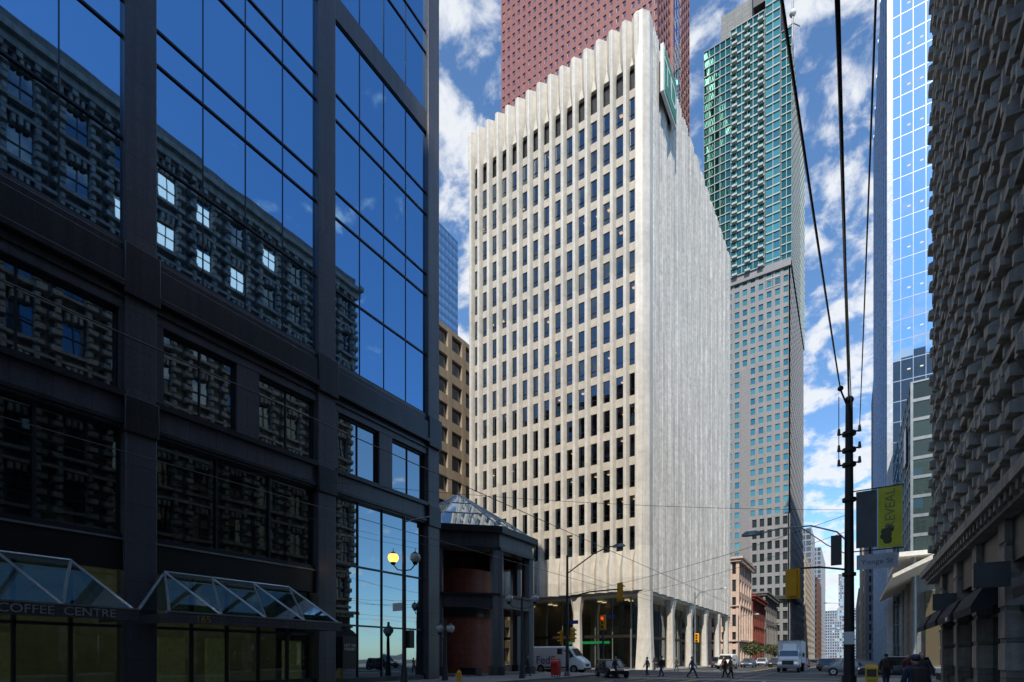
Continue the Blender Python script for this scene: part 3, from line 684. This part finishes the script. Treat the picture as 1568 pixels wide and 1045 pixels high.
o.tube('lamp_arm',dkgrey,[(x,y,8.6),(x+1,y,9.2),(x+2.4,y,10.0),(x+3.6,y,10.4),(x+4.2,y,10.4)],.05,7)
lamp_head(o,x+4.0,y,10.3,1)
o.tube('signal_arm',dkgrey,[(x,y,6.6),(x+2,y,6.95),(x+4.6,y,7.0)],.06,7)
signal(o,x+4.6,y,6.75,(.5,.87),1.25,.42,'g')
signal(o,x-.55,y,3.3,(-.7,-.7),1.0,.34,'g'); signal(o,x+.5,y,3.5,(.9,-.3),1.0,.34,'g')
o.box('pedestrian_signal',M('signal_black',(.02,.02,.02)),x-.9,x-.5,y-.12,y+.12,1.9,2.4); 
o.box('street_name_plate',M('sign_blue',(.02,.06,.25),rough=.5),x+.15,x+1.0,y-.03,y,4.4,4.7)
o.done()
o=Obj('traffic_signal_pole'); x,y=-20.0,47.0
o.cyl('pole',dkgrey,x,y,.11,.1,5.9,10,.08); signal(o,x+.1,y-.28,5.0,(0,-1),1.2,.42); o.box('street_name_plate',M('sign_blue',(.02,.06,.25)),x+.2,x+1.2,y-.03,y,5.4,5.75)
o.box('pedestrian_signal',dkgrey,x-.25,x+.2,y-.35,y-.12,2.5,3.0); o.done()
o=Obj('street_light'); x,y=-18.6,77
o.cyl('base',steel,x,y,.25,.1,.6,10,.18); o.cyl('pole',steel,x,y,.13,.6,11,10,.08)
o.tube('arm',steel,[(x,y,10),(x+.7,y,10.9),(x+2.4,y,11.2),(x+3.6,y,11.25)],.05,7)
lamp_head(o,x+3.4,y,11.2,1)
signal(o,x+.3,y-.2,4.4,(0,-1),1.1,.4,'g'); o.done()
for (x,y) in ((-18.6,112),(-18.6,150),(.4,95),(.4,140),(.4,190)):
    o=Obj('street_light'); s=1 if x<-5 else -1
    o.cyl('pole',steel,x,y,.13,.1,10,10,.08); o.tube('arm',steel,[(x,y,9.2),(x+s*.7,y,9.9),(x+s*3,y,10.1)],.05,6)
    lamp_head(o,x+s*2.8,y,10.02,s); o.done()
o=Obj('utility_pole'); x,y=.0,29.9
pm=M('pole_dark',(.018,.017,.018),rough=.6,var=.3,scale=3)
o.cyl('shaft',pm,x,y,.24,.1,14.1,14,.15); o.cyl('base_collar',pm,x,y,.33,.1,.8,14,.3)
o.sphere('cap',pm,(x,y,14.1),.2); 
for z in (9.2,10.9,11.6,12.4,5.6): o.cyl('collars',pm,x,y,.29,z,z+.16,12)
for z in (11.0,11.7,12.5):
    o.tube('insulator_arms',pm,[(x-.45,y,z),(x+.45,y,z+.05)],.04,6); 
    for s in (-1,1): o.cyl('insulators',M('porcelain',(.12,.1,.09),rough=.2),x+s*.42,y,.08,z,z+.3,8,.05)
o.tube('top_pins',pm,[(x,y,13.6),(x-.35,y-.25,14.6)],.04,6); o.sphere('top_insulator',pm,(x-.35,y-.25,14.65),.13)
o.tube('lamp_arm',steel,[(x,y,7.2),(x-.5,y,7.8),(x-1.6,y,8.25),(x-3.0,y,8.3),(x-4.0,y,8.15)],.04,7)
o.tube('lamp_arm',steel,[(x,y,6.6),(x-.9,y,7.2),(x-2.0,y,8.2)],.025,6)
lamp_head(o,x-3.8,y,8.1,-1)
o.tube('signal_arm',pm,[(x,y,5.9),(x-1.2,y-.3,6.1),(x-2.3,y-.5,6.1)],.05,7)
signal(o,x-2.35,y-.5,5.35,(.35,.94),1.25,.46,'g')
o.box('transformer_box',dkgrey,x-.75,x-.3,y-.2,y+.2,6.2,7.6)
gbm=M('banner_grey',(.10,.11,.12),rough=.7); yb=M('banner_yellow',(.62,.60,.04),rough=.7,var=.12,scale=2)
o.box('banner_back',gbm,x+.28,x+1.1,y+.0,y+.02,6.9,9.6); o.box('banner_front',yb,x+1.14,x+2.05,y-.1,y-.08,6.8,9.6)
for z in (6.75,9.65): o.tube('banner_arms',pm,[(x,y,z),(x+2.1,y-.05,z)],.03,6)
o.text('REVEAL',M('banner_text',(.2,.2,.1)),.55,(x+1.78,y-.105,8.6),(R(90),R(-90),0),.002)
for a in range(7): o.sphere('banner_flower',M('banner_dark',(.06,.07,.03)),(x+1.5+.28*math.cos(a)*(a%3)/2,y-.1,7.4+.3*math.sin(a*1.7)),.17,8,6,(1,.05,1))
o.box('street_name_sign',M('sign_grey',(.5,.51,.54)),x+.3,x+1.9,y-.07,y-.03,5.85,6.55)
o.text('Yonge St',M('sign_text',(.05,.08,.25)),.34,(x+1.1,y-.08,6.08),(R(90),0,0),.002)
o.box('notice_plate',white,x-.2,x+.2,y-.3,y-.27,2.3,2.9)
o.done()
o=Obj('utility_pole'); o.cyl('shaft',pm,-.6,-14,.24,.1,14.1,14,.15); o.tube('crossarm',pm,[(-2.2,-14,13.7),(.6,-14,13.7)],.08,6); o.done()
o=Obj('overhead_wires')
def wire(a,b,sag,r,n=24):
    a=Vector(a);b=Vector(b)
    o.tube('cables',black,[tuple(a.lerp(b,i/n)-Vector((0,0,4*sag*(i/n)*(1-i/n)))) for i in range(n+1)],r,5)
wire((-.35,29.7,14.6),(-2.0,-14,14.4),.5,.035); wire((0,29.9,14.0),(-.4,-14,14.2),.5,.045); wire((.1,29.9,13.6),(-.55,-14,14.0),.9,.022)
wire((.42,29.9,12.6),(.3,-14,13.7),.7,.02); wire((-.42,29.9,11.2),(-.42,29.95,14.4),0,.02)
wire((0,29.9,7.8),(-20,47,7.4),.5,.012); wire((-19.6,38.6,6.9),(0,29.9,8.6),.4,.013); wire((0,29.9,8.9),(.4,95,9),.8,.02); wire((0,29.9,12.2),(.4,95,9.6),.8,.02)
for x in (-11.85,-7.55): wire((x,-60,5.7),(x,300,5.7),.0,.010,2)
wire((-25,12,10.4),(0,29.9,8.8),.5,.010); wire((-25,-2,10.6),(-25+.5,28,9.5),.7,.010); wire((-19.6,38.6,9),(-18.6,77,9.5),.6,.015)
o.done()
o=Obj('newspaper_box'); x,y=.9,30.3; ym=M('box_yellow',(.7,.40,.01),rough=.35,var=.08)
o.box('cabinet',ym,x-.25,x+.25,y-.22,y+.22,.35,1.15); o.loft('hood',ym,[[(x-.25,y-.22,1.15),(x+.25,y-.22,1.15),(x+.25,y+.22,1.15),(x-.25,y+.22,1.15)],[(x-.25,y-.05,1.32),(x+.25,y-.05,1.32),(x+.25,y+.22,1.32),(x-.25,y+.22,1.32)]])
o.box('window',black,x-.19,x+.19,y-.235,y-.222,.75,1.1); o.box('pedestal',black,x-.1,x+.1,y-.1,y+.1,.12,.35); o.text('FREE',black,.16,(x,y-.23,.5),(R(90),0,0),.003); o.done({'cabinet':.02})
o=Obj('mailbox'); x,y=-19.6,36.6; rm_=M('mailbox_red',(.5,.02,.02),rough=.35,var=.1)
o.box('body',rm_,x-.3,x+.3,y-.3,y+.3,.25,1.2); o.loft('rounded_top',rm_,[[(xx,y-.3*math.cos(math.pi*j/8),1.2+.22*math.sin(math.pi*j/8)) for j in range(9)] for xx in (x-.3,x+.3)])
for a in (-.25,.2):
    for b in (-.25,.2): o.box('legs',black,x+a,x+a+.06,y+b,y+b+.06,.12,.25)
o.box('slot',black,x-.2,x+.2,y-.32,y-.301,1.0,1.06); o.done({'body':.02})
o=Obj('fire_hydrant'); x,y=-19.8,24.6; hm=M('hydrant_yellow',(.7,.35,.02),rough=.5)
o.cyl('barrel',hm,x,y,.13,.12,.7,12); o.cyl('base_flange',hm,x,y,.19,.12,.2,12); o.sphere('bonnet',hm,(x,y,.72),.15); o.cyl('nut',hm,x,y,.04,.85,.95,6); o.tube('nozzles',hm,[(x-.24,y,.55),(x+.24,y,.55)],.06,8); o.done()
# ---------------------------------------------------------------- vehicles (length along +X local, front at +X)
tyre=M('tyre_rubber',(.02,.02,.02),rough=.8); rim=M('wheel_rim',(.4,.4,.41),rough=.3,metal=.8)
cgl=GLASS('car_glass',(.7,.78,.82),base=(.01,.012,.013),f0=.10,tilt=0)
hl_=M('headlamp',(.7,.72,.75),rough=.1,emit=((1,.95,.85),.3)); tl=M('tail_lamp',(.4,.01,.01),rough=.2)
def wheel(o,x,y,r,wd=.22):
    s=1 if y>0 else -1
    def ring(rr,yy): return [(x+rr*math.cos(6.283*j/20),yy,r+rr*math.sin(6.283*j/20)) for j in range(20)]
    o.loft('tyres',tyre,[ring(r*.9,y-s*wd),ring(r,y-s*wd*.85),ring(r,y-s*.03),ring(r*.93,y)])
    o.loft('rims',rim,[ring(r*.62,y-s*.05),ring(r*.62,y+s*.004),ring(r*.5,y+s*.004)])
    o.loft('hubs',black,[ring(r*.2,y),ring(r*.2,y+s*.02)])
def car(name,loc,rot,col,L_=4.6,Wd=1.85,H=1.5,kind='sedan'):
    o=Obj(name,loc,rot)
    pm_=M('paint_%.2f_%.2f_%.2f'%col,col,rough=.25,var=.04,spec=.6)
    h=Wd/2; zl=.28; zb=H*.58 if kind!='suv' else H*.6
    sts=[(-L_/2,zb*.78,.88),(-L_/2+.12,zb*.97,.95),(-L_*.30,zb*1.02,1),(0,zb,1),(L_*.22,zb*.98,1),(L_*.36,zb*.9,.98),(L_*.46,zb*.82,.93),(L_/2,zb*.66,.84)]
    def ring(x,zt,k): return [(x,-h*k*.93,zl),(x,-h*k,zl+.22),(x,-h*k,zt*.8),(x,-h*k*.93,zt),(x,h*k*.93,zt),(x,h*k,zt*.8),(x,h*k,zl+.22),(x,h*k*.93,zl)]
    o.loft('body',pm_,[ring(*s) for s in sts])
    if kind=='suv': g=[(-L_*.46,zb*1.0,-L_*.41,H),( L_*.24,zb*.98,L_*.10,H)]
    else: g=[(-L_*.40,zb*1.0,-L_*.22,H),(L_*.26,zb*.95,L_*.06,H)]
    (xa,za,xta,_),(xb_,zb2,xtb,_)=g
    k0,k1=.90,.72
    bot=[(xa,-h*k0,za-.03),(xb_,-h*k0,zb2-.03),(xb_,h*k0,zb2-.03),(xa,h*k0,za-.03)]; top=[(xta,-h*k1,H-.05),(xtb,-h*k1,H-.05),(xtb,h*k1,H-.05),(xta,h*k1,H-.05)]
    o.loft('windows',cgl,[bot,top])
    rt=[(xta-.08,-h*k1-.03,H-.07),(xtb+.08,-h*k1-.03,H-.07),(xtb+.08,h*k1+.03,H-.07),(xta-.08,h*k1+.03,H-.07)]; rt2=[(xta+.1,-h*k1+.1,H),(xtb-.15,-h*k1+.1,H),(xtb-.15,h*k1-.1,H),(xta+.1,h*k1-.1,H)]
    o.loft('roof',pm_,[rt,rt2])
    for i in range(4): o.tube('pillars',pm_,[bot[i],top[i]],.045,6)
    for s in (-1,1):
        for f in (.45,.0 if kind!='suv' else .12):
            xm=xa+(xb_-xa)*(.3+f*.6); xt=xta+(xtb-xta)*(.3+f*.6)
            o.tube('pillars',pm_,[(xm,s*h*k0,za-.02),(xt,s*h*k1,H-.06)],.04,6)
        o.box('mirrors',pm_,xb_-.45,xb_-.25,s*h*1.02-.08,s*h*1.02+.08,zb,zb+.16)
        o.box('headlights',hl_,L_/2-.2,L_/2-.02,s*h*.62-.18,s*h*.62+.18,zb*.60,zb*.76)
        o.box('tail_lights',tl,-L_/2-.01,-L_/2+.08,s*h*.7-.16,s*h*.7+.14,zb*.62,zb*.82)
        for x in (-L_*.31,L_*.32):
            def rr(r,yy): return [(x+r*math.cos(6.283*j/20),yy,.34+r*math.sin(6.283*j/20)) for j in range(20)]
            o.loft('wheel_arches',black,[rr(.40,s*h*.8),rr(.40,s*(h+.004))]); wheel(o,x,s*(h+.02),.33)
    o.box('grille',black,L_/2-.1,L_/2+.01,-h*.5,h*.5,zb*.42,zb*.62); o.box('bumpers',black,L_/2-.2,L_/2+.04,-h*.8,h*.8,zl,zl+.14); o.box('bumpers',black,-L_/2-.04,-L_/2+.2,-h*.8,h*.8,zl,zl+.18)
    o.box('licence_plate',white,-L_/2-.05,-L_/2-.04,-.25,.25,zb*.5,zb*.62)
    o.done({'body':.05,'roof':.03,'mirrors':.03})
def van(name,loc,rot,L_=6.4,Wd=2.0,H=2.7,col=(.75,.75,.74),logo=False):
    o=Obj(name,loc,rot); pm_=M('van_paint_%.2f'%col[0],col,rough=.3,var=.04); h=Wd/2
    def ring(x,zt,k,zs=.35): return [(x,-h*k,zs),(x,-h*k,zt*.6),(x,-h*k*.9,zt-.12),(x,-h*k*.75,zt),(x,h*k*.75,zt),(x,h*k*.9,zt-.12),(x,h*k,zt*.6),(x,h*k,zs)]
    o.loft('body',pm_,[ring(-L_/2,H*.97,.97),ring(-L_/2+.1,H,1),ring(L_*.18,H,1),ring(L_*.27,H*.93,1),ring(L_*.36,H*.62,1),ring(L_*.45,H*.5,.98),ring(L_/2,H*.40,.9)])
    for s in (-1,1):
        o.quad('side_windows',cgl,(L_*.14,s*(h*.935+.03),H*.60),(L_*.33,s*(h*.935+.045),H*.60),(L_*.25,s*(h*.91+.03),H*.84),(L_*.14,s*(h*.91+.03),H*.84))
        for x in (-L_*.28,L_*.33):
            def rr(r,yy): return [(x+r*math.cos(6.283*j/20),yy,.4+r*math.sin(6.283*j/20)) for j in range(20)]
            o.loft('wheel_arches',black,[rr(.46,s*h*.8),rr(.46,s*(h+.006))]); wheel(o,x,s*(h+.02),.37)
        o.box('headlights',hl_,L_/2-.25,L_/2-.02,s*h*.65-.17,s*h*.65+.17,H*.30,H*.37)
        o.box('mirrors',black,L_*.27,L_*.27+.12,s*(h+.18)-.1,s*(h+.18)+.1,H*.56,H*.68); o.tube('mirrors',black,[(L_*.29,s*h*.95,H*.58),(L_*.28,s*(h+.12),H*.6)],.03,5)
        o.box('tail_lights',tl,-L_/2-.01,-L_/2+.05,s*h*.9-.08,s*h*.9+.06,H*.35,H*.55)
        o.box('side_rail',dkgrey,-L_*.2,L_*.24,s*(h+.005)-.02,s*(h+.005)+.02,.5,.65)
    o.quad('windscreen',cgl,(L_*.358+.03,-h*.86,H*.64+.03),(L_*.358+.03,h*.86,H*.64+.03),(L_*.275+.04,h*.74,H*.90+.03),(L_*.275+.04,-h*.74,H*.90+.03))
    o.box('grille',black,L_/2-.12,L_/2+.02,-h*.45,h*.45,H*.24,H*.34); o.box('bumper',black,L_/2-.2,L_/2+.06,-h*.88,h*.88,.35,.55)
    if logo:
        o.text('Fed',M('logo_purple',(.09,.02,.22)),1.25,(-.62,-h-.035,.95),(R(90),0,0),.004,'RIGHT')
        o.text('Ex',M('logo_orange',(.8,.16,.01)),1.25,(-.6,-h-.035,.95),(R(90),0,0),.004,'LEFT')
    o.done({'body':.05})
def box_truck(name,loc,rot):
    o=Obj(name,loc,rot); wp=M('truck_white',(.72,.72,.71),rough=.35,var=.06); h=1.2
    o.box('cargo_box',wp,-4.4,1.4,-h,h,1.0,3.55); o.box('box_trim',steel,-4.42,1.43,-h-.02,h+.02,3.5,3.58); o.box('box_trim',steel,-4.42,1.43,-h-.02,h+.02,.98,1.08)
    o.box('chassis',black,-4.3,2.6,-.5,.5,.55,.98)
    def ring(x,zt,k): return [(x,-h*.92*k,.6),(x,-h*.92*k,zt*.7),(x,-h*.82*k,zt),(x,h*.82*k,zt),(x,h*.92*k,zt*.7),(x,h*.92*k,.6)]
    o.loft('cab',wp,[ring(1.5,2.45,1),ring(2.3,2.45,1),ring(2.75,1.75,.98),ring(3.6,1.5,.94),ring(3.75,1.1,.9)])
    o.loft('wind_deflector',wp,[[(1.45,-.8,2.45),(1.45,.8,2.45),(1.45,.7,3.2),(1.45,-.7,3.2)],[(2.2,-.7,2.44),(2.2,.7,2.44),(1.9,.6,2.8),(1.9,-.6,2.8)]])
    o.quad('windscreen',cgl,(2.76,-.95,1.80),(2.76,.95,1.80),(2.36,.86,2.4),(2.36,-.86,2.4))
    for s in (-1,1):
        o.quad('side_windows',cgl,(1.7,s*1.11,1.65),(2.6,s*1.11,1.65),(2.3,s*1.03,2.3),(1.7,s*1.03,2.3))
        o.box('headlights',hl_,3.6,3.77,s*.78-.17,s*.78+.17,.95,1.15); o.box('mirrors',black,2.5,2.62,s*1.42-.1,s*1.42+.1,1.7,2.15); o.tube('mirrors',black,[(2.5,s*1.05,1.9),(2.55,s*1.4,1.95)],.03,5)
        wheel(o,2.9,s*1.1,.46,.26); wheel(o,-2.8,s*1.14,.46,.45); o.box('mud_flaps',black,-3.4,-3.36,s*.9-.25,s*.9+.25,.3,1)
        for j in range(3): o.box('marker_lights',M('amber_marker',(.6,.25,.02)),1.42,1.46,s*(.3+.35*j)-.05,s*(.3+.35*j)+.05,3.4,3.46)
    o.box('grille',dkgrey,3.70,3.80,-.55,.55,.85,1.3); o.box('bumper',steel,3.6,3.9,-1.05,1.05,.5,.78)
    o.done({'cargo_box':.04,'cab':.05,'bumper':.03})
van('delivery_van',(-26.6,50.6,-.01),0,6.6,2.0,2.85,logo=True)
car('dark_hatchback',(-16.9,41.5,-.01),R(-50),(.03,.03,.035),4.3,1.8,1.5,'suv')
car('white_suv',(-42.2,51.2,-.01),0,(.7,.7,.7),4.7,1.9,1.75,'suv')
car('silver_sedan',(-33,57,-.01),math.pi,(.35,.36,.37))
box_truck('box_truck',(-5.6,67.5,-.01),R(-90))
van('white_minivan',(-14.4,78,-.01),R(-90),5.2,1.95,2.1,(.7,.68,.62))
car('parked_sedan',(-13.6,91,-.01),R(-90),(.10,.14,.2)); car('parked_sedan',(-17.4,98,-.01),R(-90),(.3,.3,.31)); car('parked_sedan',(-10.5,99,-.01),R(-90),(.04,.04,.05))
car('parked_suv',(-17.4,88,-.01),R(90),(.04,.05,.07),4.7,1.9,1.7,'suv')
car('dark_suv',(3.0,50.4,-.01),math.pi,(.05,.055,.065),4.8,1.95,1.75,'suv'); car('grey_sedan',(.2,57.0,-.01),0,(.25,.26,.27))
car('dark_sedan',(-2.2,75,-.01),R(90),(.03,.03,.04)); car('silver_sedan',(-3.0,88,-.01),R(90),(.4,.41,.42)); car('red_sedan',(-2.6,110,-.01),R(90),(.2,.02,.02))
car('white_sedan',(-13.8,108,-.01),R(-90),(.6,.6,.6)); car('grey_suv',(-10.4,116,-.01),R(-90),(.15,.15,.16),4.7,1.9,1.7,'suv'); car('blue_sedan',(-6.4,98,-.01),R(90),(.03,.06,.15))
# ---------------------------------------------------------------- people
def person(name,loc,rot,h=1.72,stride=.3,top=(.05,.05,.06),leg=(.03,.035,.05),hair=(.03,.02,.015),arm=.22,bag=False,hat=False):
    e=bpy.data.objects.new(name,None); S.collection.objects.link(e); e.location=loc; e.rotation_euler=(0,0,rot); k=h/1.75
    sk=(.50,.31,.23)
    V=[];E=[];Rr=[]
    def add(p,r,par=None):
        V.append(tuple(c*k for c in p)); Rr.append(r*k)
        if par is not None: E.append((par,len(V)-1))
        return len(V)-1
    pel=add((0,0,.95),.165); wa=add((0,.0,1.10),.16,pel); ch=add((0,.01,1.28),.19,wa); up=add((0,0,1.40),.16,ch); nk=add((0,.0,1.51),.068,up); 
    for s in (-1,1):
        f=s*stride
        hip=add((s*.10,0,.88),.125,pel); kn=add((s*.10,f*.55+.05,.50),.083,hip); an=add((s*.10,f*1.0-(.05 if f<0 else 0),.10+(.06 if f<-.1 else 0)),.056,kn); hl=add((s*.10,f*1.0-.02,.05+(.06 if f<-.1 else 0)),.052,an); to=add((s*.11,f+.17,.04),.042,hl)
        a=-s*arm
        sh=add((s*.18,0,1.38),.085,up); el=add((s*.235,a*.4-.03,1.12),.062,sh); wr=add((s*.225,a*.9+.06,.90),.042,el)
    me=bpy.data.meshes.new('body'); me.from_pydata(V,E,[]); o=bpy.data.objects.new('body',me); S.collection.objects.link(o); o.parent=e
    m=o.modifiers.new('skin','SKIN'); sv=me.skin_vertices[0].data
    for i,r in enumerate(Rr): sv[i].radius=(r,r*(.74 if i in (1,2,3) else 1)); sv[i].use_root=(i==0)
    m.use_smooth_shade=True; ss=o.modifiers.new('sub','SUBSURF'); ss.levels=2; ss.render_levels=2
    mt=bpy.data.materials.new('clothing'); N,L=nt(mt); b=N['Principled BSDF']; b.inputs['Roughness'].default_value=.8
    tc=N.new('ShaderNodeTexCoord'); sx=N.new('ShaderNodeSeparateXYZ'); L.new(tc.outputs['Object'],sx.inputs[0])
    cr=N.new('ShaderNodeValToRGB'); cr.color_ramp.interpolation='CONSTANT'; mp=N.new('ShaderNodeMath'); mp.operation='DIVIDE'; mp.inputs[1].default_value=2*k; L.new(sx.outputs[2],mp.inputs[0]); L.new(mp.outputs[0],cr.inputs[0])
    el_=cr.color_ramp.elements; el_[0].position=0; el_[0].color=(.02,.02,.02,1); el_[1].position=.045; el_[1].color=(*leg,1)
    q=el_.new(.435); q.color=(*top,1); q=el_.new(.748); q.color=(*sk,1)
    L.new(cr.outputs[0],b.inputs['Base Color']); me.materials.append(mt)
    h_=Obj('x'); skm=M('skin',sk,rough=.55,var=.05); hm=M('hair_%.2f'%hair[0],hair,rough=.7)
    c=(0,.02*k,1.62*k)
    h_.sphere('head',skm,c,.112*k,14,10,(.78,.95,1.18)); h_.loft('nose',skm,[[(-.012*k,.120*k,1.60*k),(.012*k,.120*k,1.60*k),(.005*k,.117*k,1.645*k),(-.005*k,.117*k,1.645*k)],[(-.008*k,.150*k,1.603*k),(.008*k,.150*k,1.603*k),(.003*k,.127*k,1.64*k),(-.003*k,.127*k,1.64*k)]])
    for s in (-1,1):
        h_.sphere('eyes',black,(s*.032*k,.114*k,1.635*k),.011*k,6,5); h_.sphere('ears',skm,(s*.088*k,.01*k,1.62*k),.026*k,8,6,(.4,.8,1.2))
    h_.box('mouth',M('lips',(.3,.1,.09)),-.024*k,.024*k,.112*k,.122*k,1.566*k,1.576*k)
    h_.sphere('hair',hm,(0,-.018*k,1.668*k),.112*k,14,10,(.86,.92,.86))
    if hat: h_.sphere('cap',M('cap_blue',(.03,.06,.16),rough=.8),(0,.0,1.69*k),.116*k,14,10,(.9,1.02,.8)); h_.box('cap_peak',MATS['cap_blue'],-.07*k,.07*k,.08*k,.18*k,1.675*k,1.69*k)
    for s in (-1,1):
        a=-s*arm; w=Vector((s*.225,a*.9+.06,.90)); w*=k
        pt=lambda x,y,z:(w.x+x*k,w.y+y*k,w.z+z*k)
        h_.loft('palms',skm,[[pt(-.013,-.03,.03),pt(.013,-.03,.03),pt(.013,.03,.03),pt(-.013,.03,.03)],[pt(-.014,-.04,-.09),pt(.014,-.04,-.09),pt(.014,.04,-.09),pt(-.014,.04,-.09)]])
        for j,ln in enumerate((.062,.075,.08,.07)):
            y=-.032+.021*j; h_.tube('fingers',skm,[pt(0,y,-.085),pt(-s*.006,y,-.085-ln*.5),pt(-s*.022,y,-.085-ln)],.009*k,5,.007*k)
        h_.tube('thumb',skm,[pt(0,.03,-.02),pt(-s*.01,.058,-.055),pt(-s*.014,.062,-.09)],.011*k,5,.008*k)
    if bag: h_.box('backpack',M('bag_dark',(.04,.03,.03),rough=.8),-.15*k,.15*k,-.32*k,-.12*k,1.02*k,1.45*k)
    for kk,(m_,V_,F_) in h_.parts.items():
        mm=bpy.data.meshes.new(kk); mm.from_pydata(V_,[],F_); mm.materials.append(m_)
        for p in mm.polygons: p.use_smooth=True
        mm.set_sharp_from_angle(angle=R(50)); oo=bpy.data.objects.new(kk,mm); S.collection.objects.link(oo); oo.parent=e
        if kk in('backpack',): b=oo.modifiers.new('b','BEVEL'); b.width=.05; b.segments=3
g=-.016
person('pedestrian',(-15.8,39.6,g),R(-90),1.75,.28,(.03,.03,.04),(.02,.02,.03))
person('pedestrian',(-15.6,46.9,g),R(90),1.7,.1,(.10,.08,.08),(.03,.03,.04),hair=(.1,.05,.02))
person('pedestrian',(-13.7,45,g),R(80),1.76,.22,(.02,.02,.025),(.04,.06,.12),bag=True)
person('pedestrian',(-10.7,43.4,g),R(-85),1.74,.38,(.05,.08,.16),(.04,.06,.12),arm=.3)
person('pedestrian',(-8.0,44.6,g),R(-95),1.74,.2,(.28,.12,.07),(.03,.03,.035))
person('pedestrian',(-8.5,45.2,g),R(90),1.66,.2,(.03,.03,.03),(.02,.02,.03),hair=(.1,.06,.03))
person('pedestrian',(-22.2,36.5,.12),R(-60),1.72,.2,(.03,.03,.05),(.03,.03,.05))
person('pedestrian',(1.3,15.3,.12),R(20),1.62,.2,(.025,.04,.08),(.02,.02,.03),hat=True,bag=True)
person('pedestrian',(2.3,24.8,.12),R(190),1.75,.2,(.04,.03,.03),(.03,.03,.04))
person('pedestrian',(2.9,38,.12),R(170),1.7,.2,(.1,.02,.02),(.03,.03,.04))
person('pedestrian',(-20.6,68,.12),R(0),1.7,.2,(.3,.3,.3),(.03,.03,.04))
person('pedestrian',(-17.3,62.8,g),R(90),1.7,.25,(.05,.05,.06),(.03,.03,.04)); person('pedestrian',(-12.2,63.6,g),R(-90),1.72,.25,(.12,.03,.03),(.03,.03,.04)); person('pedestrian',(-19.6,61.6,.12),R(100),1.78,.05,(.02,.02,.03),(.03,.03,.05))
person('pedestrian',(3.3,44,.12),R(175),1.68,.2,(.04,.05,.07),(.03,.03,.04)); person('pedestrian',(1.6,33,.12),R(5),1.74,.25,(.03,.03,.03),(.03,.03,.04),bag=True)
# ---------------------------------------------------------------- trees
def tree(loc,h,r):
    o=Obj('street_tree',loc); bk=M('bark',(.07,.05,.035),rough=.9,bump=.5); lf=M('leaves',(.08,.09,.03),rough=.7,island=.6,var=.3); rnd=random.Random(int(loc[1]*10))
    o.tube('trunk',bk,[(0,0,0),(.05,0,h*.25),(0,.05,h*.5),(0,0,h*.85)],.12,8,.03); V=[];Fc=[]
    for i in range(9):
        a=rnd.uniform(0,6.28); z=h*rnd.uniform(.35,.65); q=Vector((math.cos(a)*r*.75,math.sin(a)*r*.75,z+h*.2)); o.tube('limbs',bk,[(0,0,z),tuple(q*.5+Vector((0,0,z*.5))),tuple(q)],.045,5,.012)
        for n in range(150):
            c=q+Vector([rnd.gauss(0,r*.26) for _ in range(3)]); d=Vector([rnd.uniform(-1,1) for _ in range(3)]).normalized(); e=d.orthogonal()*.09; f=d.cross(e)
            k=len(V); V+= [tuple(c-e-f),tuple(c+e-f),tuple(c+e+f),tuple(c-e+f)]; Fc.append((k,k+1,k+2,k+3))
    o.faces('foliage',lf,V,Fc); o.done()
tree((-18.2,124,.12),5,1.6); tree((-18.2,133,.12),5,1.6); tree((-18.2,162,.12),5,1.6)
